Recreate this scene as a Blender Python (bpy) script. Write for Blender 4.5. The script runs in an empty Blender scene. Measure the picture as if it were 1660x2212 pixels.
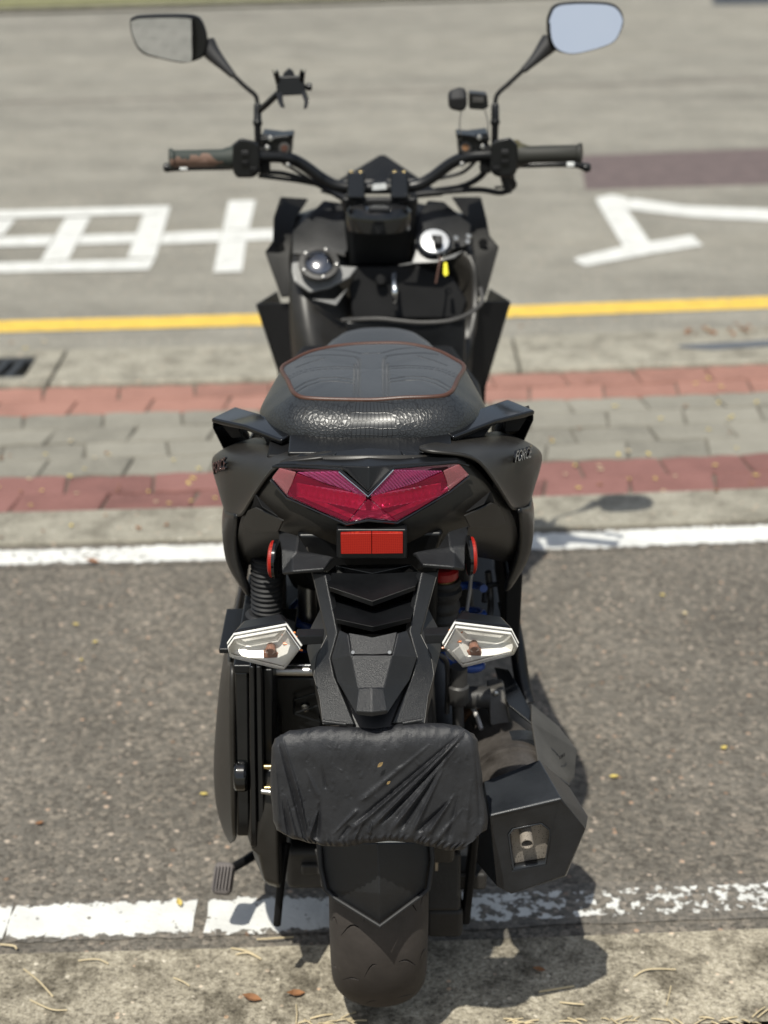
import bpy, bmesh, math, random
from mathutils import Vector as V, Matrix, noise
random.seed(7)
sc = bpy.context.scene
C = sc.collection
# ---------------------------------------------------------------- camera, sky, sun, exposure
CAM_H, CAM_D, PITCH = 1.65, 2.04, math.radians(23.62)   # eye height, metres behind the rear axle, tilt
cam_d = bpy.data.cameras.new('camera'); cam = bpy.data.objects.new('camera', cam_d); C.objects.link(cam)
cam.location = (0, -CAM_D, CAM_H); cam.rotation_euler = (math.pi/2 - PITCH, 0, 0)
cam_d.sensor_fit = 'VERTICAL'; cam_d.sensor_height = 36.0; cam_d.sensor_width = 27.0
cam_d.lens = 57.87; cam_d.clip_start = 0.05; cam_d.clip_end = 400
cam_d.dof.use_dof = True; cam_d.dof.focus_distance = 2.03; cam_d.dof.aperture_fstop = 3.9
sc.camera = cam
SUN = V((-.19, -.53, 1.0)).normalized()                  # towards the sun: behind and left of the camera
elev = math.asin(SUN.z); azim = math.atan2(SUN.x, SUN.y)
w = bpy.data.worlds.new('World'); sc.world = w; w.use_nodes = True
nt = w.node_tree; bg = nt.nodes['Background']
sky = nt.nodes.new('ShaderNodeTexSky'); sky.sky_type = 'NISHITA'; sky.sun_disc = False
sky.sun_elevation = elev; sky.sun_rotation = azim
sky.air_density = 1.3; sky.dust_density = 2.0; sky.ozone_density = 1.0
tcw = nt.nodes.new('ShaderNodeTexCoord'); cn = nt.nodes.new('ShaderNodeTexNoise'); cn.inputs['Scale'].default_value = 2.6; cn.inputs['Detail'].default_value = 7; cn.inputs['Roughness'].default_value = .6
nt.links.new(tcw.outputs['Generated'], cn.inputs['Vector'])                      # thin bright cloud over the whole sky
cr = nt.nodes.new('ShaderNodeValToRGB'); cr.color_ramp.elements[0].position = .38; cr.color_ramp.elements[0].color = (.12, .12, .12, 1); cr.color_ramp.elements[1].position = .68; cr.color_ramp.elements[1].color = (.7, .7, .7, 1)
nt.links.new(cn.outputs[0], cr.inputs[0])
cm = nt.nodes.new('ShaderNodeMix'); cm.data_type = 'RGBA'; cm.inputs[7].default_value = (7.6, 8.0, 8.5, 1)
nt.links.new(cr.outputs[0], cm.inputs[0]); nt.links.new(sky.outputs[0], cm.inputs[6]); nt.links.new(cm.outputs[2], bg.inputs[0]); bg.inputs[1].default_value = 0.08
sl = bpy.data.lights.new('sun', 'SUN'); sun = bpy.data.objects.new('sun', sl); C.objects.link(sun)
sl.energy = 4.4; sl.angle = math.radians(0.55); sl.color = (1.0, 0.965, 0.87)
sun.rotation_euler = SUN.to_track_quat('Z', 'Y').to_euler()
sun.location = SUN*8
vs = sc.view_settings
vs.view_transform = 'Standard'; vs.look = 'None'; vs.gamma = 1; vs.use_curve_mapping = False; vs.exposure = 0.2
sc.render.engine = 'CYCLES'; sc.cycles.use_denoising = True
sc.cycles.max_bounces = 7; sc.cycles.transparent_max_bounces = 16

# ---------------------------------------------------------------- measuring helpers
F, CX, CY = 3556.0, 830.0, 1106.0
_c, _s = math.cos(PITCH), math.sin(PITCH)
def P(x, y, Y):
    """survey reading (x, y of the traced sheet) of a point that lies Y metres ahead of the rear axle -> metres"""
    dv = (y-CY)/F; dy = _c - dv*_s; t = (Y+CAM_D)/dy
    return V(((x-CX)/F*t, Y, CAM_H + (-_s - dv*_c)*t))
def PZ(x, y, z):
    dv = (y-CY)/F; t = (z-CAM_H)/(-_s - dv*_c)
    return V(((x-CX)/F*t, (_c-dv*_s)*t-CAM_D, z))
EYE = V((0, -CAM_D, CAM_H))

# ---------------------------------------------------------------- materials
M = {}
def nodes(name):
    m = bpy.data.materials.new(name); m.use_nodes = True; M[name] = m
    n = m.node_tree.nodes; l = m.node_tree.links; b = n['Principled BSDF']
    return m, n, l, b
def N(n, t, **kw):
    x = n.new(t)
    for k, v in kw.items():
        if k in x.inputs.keys(): x.inputs[k].default_value = v
        else: setattr(x, k, v)
    return x
def ramp(n, stops):
    r = n.new('ShaderNodeValToRGB'); e = r.color_ramp.elements
    while len(e) < len(stops): e.new(.5)
    for i, (p, c) in enumerate(stops):
        e[i].position = p; e[i].color = (*c, 1) if len(c) == 3 else c
    return r
def plain(name, col, rough=.5, metal=0, spec=.5, coat=0, grain=None, bump=.0, var=0.0, sheen=0, dust=0):
    m, n, l, b = nodes(name)
    b.inputs['Base Color'].default_value = (*col, 1); b.inputs['Roughness'].default_value = rough
    b.inputs['Metallic'].default_value = metal; b.inputs['Specular IOR Level'].default_value = spec
    b.inputs['Coat Weight'].default_value = coat; b.inputs['Coat Roughness'].default_value = .05
    if sheen: b.inputs['Sheen Weight'].default_value = sheen
    tc = n.new('ShaderNodeTexCoord')
    if var or dust:
        nz = N(n, 'ShaderNodeTexNoise', Scale=14.0, Detail=8.0, Roughness=.65); l.new(tc.outputs['Object'], nz.inputs['Vector'])
        lo = tuple(c*(1-var) for c in col); hi = tuple(min(1, c*(1+var)+dust) for c in col)
        r = ramp(n, [(.3, lo), (.72, hi)]); l.new(nz.outputs[0], r.inputs[0]); l.new(r.outputs[0], b.inputs['Base Color'])
        mr = n.new('ShaderNodeMapRange'); mr.inputs[3].default_value = max(.02, rough-.08); mr.inputs[4].default_value = min(1, rough+.12)
        l.new(nz.outputs[0], mr.inputs[0]); l.new(mr.outputs[0], b.inputs['Roughness'])
    if grain:
        g = N(n, 'ShaderNodeTexNoise', Scale=grain, Detail=3.0); l.new(tc.outputs['Object'], g.inputs['Vector'])
        bp = N(n, 'ShaderNodeBump', Strength=bump, Distance=.001); l.new(g.outputs[0], bp.inputs['Height']); l.new(bp.outputs[0], b.inputs['Normal'])
    return m
plain('matte_black', (.0145, .0128, .0105), .40, var=.22, dust=.006, grain=900, bump=.08)
plain('matte_grey', (.17, .17, .168), .42, metal=.2, var=.15, grain=900, bump=.08)
plain('satin_black', (.004, .0044, .0052), .33, spec=.38, var=.25, dust=.002, grain=700, bump=.06)
plain('gloss_black', (.003, .0032, .0036), .1, coat=.3, var=.3, dust=.002)
plain('grain_black', (.0105, .011, .0122), .36, var=.2, dust=.003, grain=1150, bump=.6)
plain('frame_black', (.0035, .0035, .004), .6, spec=.25, var=.35, dust=.002)
plain('cast_grey', (.045, .043, .041), .5, metal=.2, var=.3, dust=.012, grain=260, bump=.25)
plain('exhaust_black', (.019, .0215, .0255), .36, metal=.1, var=.25, dust=.006, grain=500, bump=.25)
plain('exhaust_barrel', (.06, .05, .042), .62, metal=.45, var=.5, dust=.05, grain=160, bump=.3)
plain('heat_shield', (.075, .07, .062), .5, metal=.35, var=.2, dust=.015, grain=600, bump=.12)
plain('rust', (.26, .13, .06), .8, var=.5, grain=300, bump=.5)
plain('rubber', (.010, .010, .011), .6, var=.2, dust=.003, grain=600, bump=.2)
plain('ribbed_rubber', (.13, .115, .11), .8, var=.2, dust=.02)
plain('chrome', (.78, .79, .8), .09, metal=1, var=.08)
plain('steel', (.48, .47, .45), .33, metal=1, var=.15, grain=300, bump=.1)
plain('gold_zinc', (.55, .42, .2), .35, metal=1, var=.2)
plain('blue_paint', (.012, .05, .22), .35, var=.2)
plain('red_paint', (.32, .012, .012), .35, var=.2)
plain('yellow_tag', (.75, .68, .02), .5, var=.1)
plain('orange', (.75, .2, .03), .3, var=.1)
plain('bulb_red', (.26, .13, .09), .25)
plain('white_sticker', (.7, .72, .72), .6, var=.35)
plain('piping_brown', (.065, .026, .016), .45, var=.25, grain=700, bump=.2)
plain('mirror_glass', (.88, .9, .91), .012, metal=1)
plain('plate_white', (.72, .73, .72), .5, var=.1)
plain('wire', (.5, .48, .46), .5, metal=.4)
plain('leaf_yellow', (.55, .43, .12), .7, var=.3)
plain('leaf_brown', (.22, .1, .04), .75, var=.35)
plain('leaf_orange', (.26, .11, .045), .7, var=.3)
plain('straw', (.52, .43, .27), .7, var=.25)
plain('iron', (.02, .018, .016), .6, var=.3, dust=.01, grain=200, bump=.4)
plain('grate_dark', (.05, .055, .06), .6, metal=.4, var=.3)

def glassy(name, col, rough=.04, ior=1.5, mixdiff=0.0, bumpscale=None, dcol=None):
    dcol = dcol or col
    m, n, l, b = nodes(name); n.remove(b); out = n['Material Output']
    tr = n.new('ShaderNodeBsdfTransparent'); tr.inputs[0].default_value = (*col, 1)
    gl = n.new('ShaderNodeBsdfGlossy'); gl.inputs['Roughness'].default_value = rough
    fr = n.new('ShaderNodeFresnel'); fr.inputs[0].default_value = ior
    mx = n.new('ShaderNodeMixShader'); l.new(fr.outputs[0], mx.inputs[0]); l.new(tr.outputs[0], mx.inputs[1]); l.new(gl.outputs[0], mx.inputs[2])
    last = mx
    if mixdiff:
        df = n.new('ShaderNodeBsdfTranslucent'); df.inputs[0].default_value = (*dcol, 1)
        d2 = n.new('ShaderNodeBsdfDiffuse'); d2.inputs[0].default_value = (*dcol, 1)
        ad = n.new('ShaderNodeMixShader'); l.new(df.outputs[0], ad.inputs[1]); l.new(d2.outputs[0], ad.inputs[2])
        m2 = n.new('ShaderNodeMixShader'); m2.inputs[0].default_value = mixdiff
        l.new(mx.outputs[0], m2.inputs[1]); l.new(ad.outputs[0], m2.inputs[2]); last = m2
    if bumpscale:
        tc = n.new('ShaderNodeTexCoord'); wv = N(n, 'ShaderNodeTexWave', Scale=bumpscale); wv.bands_direction = 'DIAGONAL'
        l.new(tc.outputs['Object'], wv.inputs['Vector'])
        bp = N(n, 'ShaderNodeBump', Strength=.6, Distance=.001); l.new(wv.outputs[0], bp.inputs['Height'])
        l.new(bp.outputs[0], gl.inputs['Normal']); l.new(bp.outputs[0], fr.inputs['Normal'])
        rs = ramp(n, [(.2, tuple(c*.45 for c in dcol)), (.8, tuple(min(1, c*1.5) for c in dcol))]); l.new(wv.outputs[0], rs.inputs[0]); l.new(rs.outputs[0], d2.inputs[0]); l.new(rs.outputs[0], df.inputs[0])
    l.new(last.outputs[0], out.inputs[0])
    return m
glassy('lens_red', (.99, .43, .60), mixdiff=.15, dcol=(.92, .012, .14))
plain('lamp_chrome', (.93, .92, .91), .2, metal=.45)
glassy('lens_pink', (.98, .52, .72), mixdiff=.3, bumpscale=120, dcol=(.80, .14, .36))
glassy('lens_clear', (.95, .95, .95))
glassy('lens_smoke', (.98, .72, .76), mixdiff=.35, dcol=(.75, .32, .34))
plain('reflector_silver', (.88, .86, .80), .4, metal=.15, var=.12)
plain('reflector_back', (.75, .75, .77), .35, metal=.15, var=.25)
def prism_red():
    m, n, l, b = nodes('prism_red')
    tc = n.new('ShaderNodeTexCoord')
    vo = N(n, 'ShaderNodeTexVoronoi', Scale=430.0); vo.voronoi_dimensions = '2D'; vo.feature = 'DISTANCE_TO_EDGE'; vo.inputs['Randomness'].default_value = .25
    sx = n.new('ShaderNodeSeparateXYZ'); cx = n.new('ShaderNodeCombineXYZ'); l.new(tc.outputs['Object'], sx.inputs[0]); l.new(sx.outputs[0], cx.inputs[0]); l.new(sx.outputs[2], cx.inputs[1]); l.new(cx.outputs[0], vo.inputs['Vector'])
    r = ramp(n, [(0, (.40, .03, .012)), (.12, (.27, .006, .003)), (.5, (.19, .003, .002))]); l.new(vo.outputs[0], r.inputs[0])
    l.new(r.outputs[0], b.inputs['Base Color']); b.inputs['Roughness'].default_value = .5; b.inputs['Specular IOR Level'].default_value = .3
    bp = N(n, 'ShaderNodeBump', Strength=.15, Distance=.001); l.new(vo.outputs[0], bp.inputs['Height']); l.new(bp.outputs[0], b.inputs['Normal'])
prism_red()
def vinyl():
    m, n, l, b = nodes('seat_vinyl')
    tc = n.new('ShaderNodeTexCoord')
    nz = N(n, 'ShaderNodeTexNoise', Scale=9.0, Detail=6.0); l.new(tc.outputs['Object'], nz.inputs['Vector'])
    r = ramp(n, [(.3, (.021, .025, .03)), (.75, (.034, .038, .043))]); l.new(nz.outputs[0], r.inputs[0]); l.new(r.outputs[0], b.inputs['Base Color'])
    b.inputs['Roughness'].default_value = .55; b.inputs['Sheen Weight'].default_value = .15
    vo = N(n, 'ShaderNodeTexVoronoi', Scale=650.0); l.new(tc.outputs['Object'], vo.inputs['Vector'])
    bp = N(n, 'ShaderNodeBump', Strength=.35, Distance=.001); l.new(vo.outputs[0], bp.inputs['Height']); l.new(bp.outputs[0], b.inputs['Normal'])
vinyl()
def croc():
    m, n, l, b = nodes('croc_leather')
    tc = n.new('ShaderNodeTexCoord'); uv = n.new('ShaderNodeUVMap')
    # scales: small rounded cells, rows of blocks down the middle
    sp = n.new('ShaderNodeSeparateXYZ'); l.new(uv.outputs[0], sp.inputs[0])
    nz = N(n, 'ShaderNodeTexNoise', Scale=26.0, Detail=2.0); l.new(uv.outputs[0], nz.inputs['Vector'])
    mxv = n.new('ShaderNodeMix'); mxv.data_type = 'RGBA'; mxv.inputs[0].default_value = .008
    l.new(uv.outputs[0], mxv.inputs[6]); l.new(nz.outputs['Color'], mxv.inputs[7])
    vo = N(n, 'ShaderNodeTexVoronoi', Scale=235.0); vo.feature = 'DISTANCE_TO_EDGE'; l.new(mxv.outputs[2], vo.inputs['Vector'])
    rr = ramp(n, [(0, (0, 0, 0)), (.16, (.75, .75, .75)), (.5, (1, 1, 1))]); l.new(vo.outputs[0], rr.inputs[0])
    br = N(n, 'ShaderNodeTexBrick', Scale=80.0); br.inputs['Color1'].default_value = (1, 1, 1, 1); br.inputs['Color2'].default_value = (.9, .9, .9, 1)
    br.inputs['Mortar'].default_value = (0, 0, 0, 1); br.inputs['Mortar Size'].default_value = .06; br.inputs['Mortar Smooth'].default_value = .6
    br.inputs['Brick Width'].default_value = .42; br.inputs['Row Height'].default_value = .66
    br.offset = .1; l.new(mxv.outputs[2], br.inputs['Vector'])
    ab = n.new('ShaderNodeMath'); ab.operation = 'ABSOLUTE'; l.new(sp.outputs[0], ab.inputs[0])
    ad = n.new('ShaderNodeMath'); ad.operation = 'MULTIPLY_ADD'; ad.inputs[1].default_value = .012; l.new(nz.outputs[0], ad.inputs[0]); l.new(ab.outputs[0], ad.inputs[2])
    lt = n.new('ShaderNodeMath'); lt.operation = 'LESS_THAN'; lt.inputs[1].default_value = .032; l.new(ad.outputs[0], lt.inputs[0])
    mx = n.new('ShaderNodeMix'); mx.data_type = 'RGBA'; l.new(lt.outputs[0], mx.inputs[0]); l.new(rr.outputs[0], mx.inputs[6]); l.new(br.outputs[0], mx.inputs[7])
    b.inputs['Base Color'].default_value = (.018, .02, .022, 1); b.inputs['Roughness'].default_value = .34
    cr = ramp(n, [(0, (.006, .006, .006)), (.5, (.02, .022, .024))]); l.new(mx.outputs[2], cr.inputs[0]); l.new(cr.outputs[0], b.inputs['Base Color'])
    bp = N(n, 'ShaderNodeBump', Strength=.28, Distance=.001); l.new(mx.outputs[2], bp.inputs['Height']); l.new(bp.outputs[0], b.inputs['Normal'])
croc()
def nylon():
    m, n, l, b = nodes('nylon')
    tc = n.new('ShaderNodeTexCoord')
    b.inputs['Roughness'].default_value = .45; b.inputs['Specular IOR Level'].default_value = .5
    mp = n.new('ShaderNodeMapping'); mp.inputs['Scale'].default_value = (1.0, 1.0, .5); l.new(tc.outputs['Object'], mp.inputs[0])
    g = N(n, 'ShaderNodeTexNoise', Scale=1100.0, Detail=3.0); l.new(mp.outputs[0], g.inputs['Vector'])
    g2 = n.new('ShaderNodeTexNoise'); g2.noise_type = 'RIDGED_MULTIFRACTAL'; g2.inputs['Scale'].default_value = 26; g2.inputs['Detail'].default_value = 4; l.new(mp.outputs[0], g2.inputs['Vector'])
    a = n.new('ShaderNodeMath'); a.operation = 'MULTIPLY_ADD'; a.inputs[1].default_value = .26; l.new(g.outputs[0], a.inputs[0])
    a3 = n.new('ShaderNodeMath'); a3.operation = 'MULTIPLY'; a3.inputs[1].default_value = .13; l.new(g2.outputs[0], a3.inputs[0]); l.new(a3.outputs[0], a.inputs[2])
    bp = N(n, 'ShaderNodeBump', Strength=.6, Distance=.004); l.new(a.outputs[0], bp.inputs['Height']); l.new(bp.outputs[0], b.inputs['Normal'])
    g3 = N(n, 'ShaderNodeTexNoise', Scale=40.0, Detail=6.0); l.new(tc.outputs['Object'], g3.inputs['Vector'])
    r = ramp(n, [(.35, (.015, .0155, .018)), (.7, (.023, .0235, .0265))]); l.new(g3.outputs[0], r.inputs[0]); l.new(r.outputs[0], b.inputs['Base Color'])
nylon()
def tyre_mat():
    m, n, l, b = nodes('tyre_rubber')
    tc = n.new('ShaderNodeTexCoord')
    nz = N(n, 'ShaderNodeTexNoise', Scale=18.0, Detail=9.0, Roughness=.7); l.new(tc.outputs['Object'], nz.inputs['Vector'])
    r = ramp(n, [(.3, (.030, .025, .022)), (.6, (.05, .042, .037)), (.8, (.085, .072, .062))]); l.new(nz.outputs[0], r.inputs[0]); l.new(r.outputs[0], b.inputs['Base Color'])
    b.inputs['Roughness'].default_value = .72
    g = N(n, 'ShaderNodeTexNoise', Scale=700.0, Detail=4.0); l.new(tc.outputs['Object'], g.inputs['Vector'])
    bp = N(n, 'ShaderNodeBump', Strength=.35, Distance=.001); l.new(g.outputs[0], bp.inputs['Height']); l.new(bp.outputs[0], b.inputs['Normal'])
tyre_mat()

# ground materials, all in world metres
def ground_color(n, l, kind):
    """colour and height sockets of an asphalt / concrete surface"""
    tc = n.new('ShaderNodeTexCoord')
    cfg = {
     'road':   dict(base=(.222, .211, .181), big=.2, fine=150, stone=(.38, .36, .30), dark=(.165, .152, .122), sth=.6),
     'bay':    dict(base=(.142, .130, .111), big=.22, fine=130, stone=(.25, .215, .18), dark=(.05, .042, .036), sth=.56),
     'concrete': dict(base=(.30, .282, .23), big=.2, fine=120, stone=(.37, .35, .30), dark=(.14, .127, .105), sth=.62),
     'gutter': dict(base=(.315, .282, .215), big=.25, fine=150, stone=(.52, .47, .38), dark=(.10, .086, .07), sth=.5),
    }[kind]
    n1 = N(n, 'ShaderNodeTexNoise', Scale=3.1, Detail=9.0, Roughness=.68); l.new(tc.outputs['Object'], n1.inputs['Vector'])
    n2 = N(n, 'ShaderNodeTexNoise', Scale=cfg['fine'], Detail=3.0, Roughness=.7); l.new(tc.outputs['Object'], n2.inputs['Vector'])
    vo = N(n, 'ShaderNodeTexVoronoi', Scale=cfg['fine']*.75); l.new(tc.outputs['Object'], vo.inputs['Vector'])
    r2 = ramp(n, [(.28, cfg['dark']), (.48, cfg['base']), (cfg['sth'], cfg['base']), (.75, cfg['stone'])]); l.new(n2.outputs[0], r2.inputs[0])
    r1 = ramp(n, [(.3, (1-cfg['big'],)*3), (.7, (1+cfg['big'],)*3)]); l.new(n1.outputs[0], r1.inputs[0])
    mu = n.new('ShaderNodeMix'); mu.data_type = 'RGBA'; mu.blend_type = 'MULTIPLY'; mu.inputs[0].default_value = 1
    l.new(r2.outputs[0], mu.inputs[6]); l.new(r1.outputs[0], mu.inputs[7])
    out = mu.outputs[2]
    # individual pale and dark stones
    sel = n.new('ShaderNodeSeparateColor'); l.new(vo.outputs['Color'], sel.inputs[0])
    gt = n.new('ShaderNodeMath'); gt.operation = 'GREATER_THAN'; gt.inputs[1].default_value = {'road': .93, 'bay': .93, 'concrete': .95, 'gutter': .96}[kind]; l.new(sel.outputs[0], gt.inputs[0])
    d = n.new('ShaderNodeMath'); d.operation = 'LESS_THAN'; d.inputs[1].default_value = .42; l.new(vo.outputs['Distance'], d.inputs[0])
    mm = n.new('ShaderNodeMath'); mm.operation = 'MULTIPLY'; l.new(gt.outputs[0], mm.inputs[0]); l.new(d.outputs[0], mm.inputs[1])
    st = n.new('ShaderNodeMix'); st.data_type = 'RGBA'; l.new(mm.outputs[0], st.inputs[0]); l.new(out, st.inputs[6])
    cs = ramp(n, [(0, tuple(x*1.05 for x in cfg['stone'])), (.5, tuple(x*1.2 for x in cfg['stone'])), (1, (cfg['stone'][0]*1.1, cfg['stone'][1]*.85, cfg['stone'][2]*.7))])
    l.new(sel.outputs[1], cs.inputs[0]); l.new(cs.outputs[0], st.inputs[7])
    out = st.outputs[2]
    if kind == 'bay':               # every stone of the worn surface has its own tone
        rc = ramp(n, [(0, (.42, .40, .38)), (.45, (.9, .9, .9)), (.8, (1.25, 1.2, 1.15)), (1, (1.9, 1.8, 1.7))]); l.new(sel.outputs[2], rc.inputs[0])
        mc_ = n.new('ShaderNodeMix'); mc_.data_type = 'RGBA'; mc_.blend_type = 'MULTIPLY'; mc_.inputs[0].default_value = .55
        l.new(out, mc_.inputs[6]); l.new(rc.outputs[0], mc_.inputs[7]); out = mc_.outputs[2]
    if kind in ('gutter', 'concrete'):
        # lichen / dirt blotches
        n3 = N(n, 'ShaderNodeTexNoise', Scale=11.0, Detail=8.0, Roughness=.72); l.new(tc.outputs['Object'], n3.inputs['Vector'])
        r3 = ramp(n, [(.40, (.40, .39, .38)), (.54, (1, 1, 1))]) if kind == 'gutter' else ramp(n, [(.36, (.62, .61, .6)), (.55, (1, 1, 1))])
        l.new(n3.outputs[0], r3.inputs[0])
        m3 = n.new('ShaderNodeMix'); m3.data_type = 'RGBA'; m3.blend_type = 'MULTIPLY'; m3.inputs[0].default_value = 1
        l.new(out, m3.inputs[6]); l.new(r3.outputs[0], m3.inputs[7]); out = m3.outputs[2]
    if kind == 'road':
        # faint darker transverse bands of old joints
        mp = n.new('ShaderNodeMapping'); mp.inputs['Scale'].default_value = (.16, 1.15, 1); mp.inputs['Rotation'].default_value = (0, 0, -.12); l.new(tc.outputs['Object'], mp.inputs[0])
        n3 = N(n, 'ShaderNodeTexNoise', Scale=1.1, Detail=5.0, Roughness=.6); l.new(mp.outputs[0], n3.inputs['Vector'])
        r3 = ramp(n, [(.36, (.84, .84, .84)), (.5, (1.0, 1.0, 1.0)), (.7, (1.08, 1.07, 1.05))]); l.new(n3.outputs[0], r3.inputs[0])
        m3 = n.new('ShaderNodeMix'); m3.data_type = 'RGBA'; m3.blend_type = 'MULTIPLY'; m3.inputs[0].default_value = 1
        l.new(out, m3.inputs[6]); l.new(r3.outputs[0], m3.inputs[7]); out = m3.outputs[2]
    ht = n.new('ShaderNodeMath'); ht.operation = 'MULTIPLY_ADD'; ht.inputs[1].default_value = -.5; l.new(vo.outputs['Distance'], ht.inputs[0]); l.new(n2.outputs[0], ht.inputs[2])
    return tc, out, ht.outputs[0]
for kind, bs in (('road', .35), ('bay', .8), ('concrete', .4), ('gutter', .7)):
    m, n, l, b = nodes(kind); tc, c, h = ground_color(n, l, kind)
    l.new(c, b.inputs['Base Color']); b.inputs['Roughness'].default_value = .9; b.inputs['Specular IOR Level'].default_value = .25
    bp = N(n, 'ShaderNodeBump', Strength=bs, Distance=.004); l.new(h, bp.inputs['Height']); l.new(bp.outputs[0], b.inputs['Normal'])
def paint_mat(name, col, under, wear, edge=.12, along=None):
    """road paint that has flaked off in places; UV v runs -1..1 across the line, u is metres along it"""
    m, n, l, b = nodes(name); tc, c, h = ground_color(n, l, under)
    uv = n.new('ShaderNodeUVMap'); sp = n.new('ShaderNodeSeparateXYZ'); l.new(uv.outputs[0], sp.inputs[0])
    nz = N(n, 'ShaderNodeTexNoise', Scale=52.0, Detail=7.0, Roughness=.66); l.new(tc.outputs['Object'], nz.inputs['Vector'])
    nb = N(n, 'ShaderNodeTexNoise', Scale=4.5, Detail=3.0); l.new(tc.outputs['Object'], nb.inputs['Vector'])
    a = n.new('ShaderNodeMath'); a.operation = 'ABSOLUTE'; l.new(sp.outputs[1], a.inputs[0])
    e = n.new('ShaderNodeMapRange'); e.inputs[1].default_value = 1-edge*2.2; e.inputs[2].default_value = 1.0; e.inputs[3].default_value = 0; e.inputs[4].default_value = .42; l.new(a.outputs[0], e.inputs[0])
    s1 = n.new('ShaderNodeMath'); s1.operation = 'SUBTRACT'; l.new(nz.outputs[0], s1.inputs[0]); l.new(e.outputs[0], s1.inputs[1])
    s2 = n.new('ShaderNodeMath'); s2.operation = 'MULTIPLY_ADD'; s2.inputs[1].default_value = .25; l.new(nb.outputs[0], s2.inputs[0]); l.new(s1.outputs[0], s2.inputs[2])
    last = s2.outputs[0]
    if along:                                   # more worn from u=along[0] to along[1]
        mr = n.new('ShaderNodeMapRange'); mr.inputs[1].default_value = along[0]; mr.inputs[2].default_value = along[1]; mr.inputs[3].default_value = 0; mr.inputs[4].default_value = along[2]
        l.new(sp.outputs[0], mr.inputs[0]); s3 = n.new('ShaderNodeMath'); s3.operation = 'SUBTRACT'; l.new(last, s3.inputs[0]); l.new(mr.outputs[0], s3.inputs[1]); last = s3.outputs[0]
    th = n.new('ShaderNodeMapRange'); th.inputs[1].default_value = wear; th.inputs[2].default_value = wear+.035; l.new(last, th.inputs[0])
    mx = n.new('ShaderNodeMix'); mx.data_type = 'RGBA'; l.new(th.outputs[0], mx.inputs[0]); l.new(c, mx.inputs[6])
    nc = N(n, 'ShaderNodeTexNoise', Scale=16.0, Detail=6.0); l.new(tc.outputs['Object'], nc.inputs['Vector'])
    r = ramp(n, [(.25, tuple(x*.8 for x in col)), (.6, col)]); l.new(nc.outputs[0], r.inputs[0]); l.new(r.outputs[0], mx.inputs[7])
    l.new(mx.outputs[2], b.inputs['Base Color']); b.inputs['Roughness'].default_value = .75
    bp = N(n, 'ShaderNodeBump', Strength=.4, Distance=.003); l.new(h, bp.inputs['Height']); l.new(bp.outputs[0], b.inputs['Normal'])
paint_mat('white_line_near', (.66, .66, .63), 'bay', .485, edge=.2, along=(.02, .25, .15))
paint_mat('white_line_far', (.66, .66, .63), 'bay', .44, edge=.18, along=(-.25, -.75, .1))
paint_mat('yellow_line', (.66, .44, .07), 'road', .47, edge=.06)
paint_mat('white_marking', (.60, .60, .57), 'road', .45, edge=.02)
def paver_mat(name, col, var):
    m, n, l, b = nodes(name)
    tc = n.new('ShaderNodeTexCoord'); oi = n.new('ShaderNodeObjectInfo')
    n2 = N(n, 'ShaderNodeTexNoise', Scale=130.0, Detail=4.0, Roughness=.7); l.new(tc.outputs['Object'], n2.inputs['Vector'])
    n3 = N(n, 'ShaderNodeTexNoise', Scale=7.0, Detail=6.0, Roughness=.65); l.new(tc.outputs['Object'], n3.inputs['Vector'])
    a = n.new('ShaderNodeMath'); a.operation = 'MULTIPLY_ADD'; a.inputs[1].default_value = .9; l.new(n3.outputs[0], a.inputs[0]); l.new(n2.outputs[0], a.inputs[2])
    a2 = n.new('ShaderNodeMath'); a2.operation = 'MULTIPLY_ADD'; a2.inputs[1].default_value = .35; l.new(oi.outputs['Random'], a2.inputs[0]); l.new(a.outputs[0], a2.inputs[2])
    r = ramp(n, [(.36, tuple(c*(1-var) for c in col)), (.56, col), (.85, tuple(c*(1+var*.7)+.012 for c in col))])
    dv = n.new('ShaderNodeMath'); dv.operation = 'MULTIPLY'; dv.inputs[1].default_value = .5; l.new(a2.outputs[0], dv.inputs[0]); l.new(dv.outputs[0], r.inputs[0])
    l.new(r.outputs[0], b.inputs['Base Color']); b.inputs['Roughness'].default_value = .9
    bp = N(n, 'ShaderNodeBump', Strength=.4, Distance=.002); l.new(n2.outputs[0], bp.inputs['Height']); l.new(bp.outputs[0], b.inputs['Normal'])
paver_mat('paver_red_far', (.285, .145, .112), .38)
paver_mat('paver_red_near', (.195, .09, .078), .42)
paver_mat('paver_grey', (.215, .203, .168), .42)
plain('grass_green', (.17, .165, .075), .8, var=.4)
plain('joint_sand', (.13, .118, .095), .95, var=.35)
plain('wing_black', (.0065, .006, .0053), .5, spec=.22, var=.3, dust=.003)
plain('crumb', (.24, .16, .065), .8, var=.3)
plain('soil', (.11, .085, .055), .95, var=.4, grain=80, bump=.6)
plain('puddle', (.10, .10, .10), .06, var=.2)
def brickwalk():
    m, n, l, b = nodes('footpath_paving')
    tc = n.new('ShaderNodeTexCoord'); br = N(n, 'ShaderNodeTexBrick', Scale=4.4); l.new(tc.outputs['Object'], br.inputs['Vector'])
    br.inputs['Color1'].default_value = (.21, .20, .175, 1); br.inputs['Color2'].default_value = (.16, .155, .135, 1); br.inputs['Mortar'].default_value = (.08, .075, .065, 1); br.inputs['Mortar Size'].default_value = .012
    l.new(br.outputs[0], b.inputs['Base Color']); b.inputs['Roughness'].default_value = .9
brickwalk()

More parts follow.
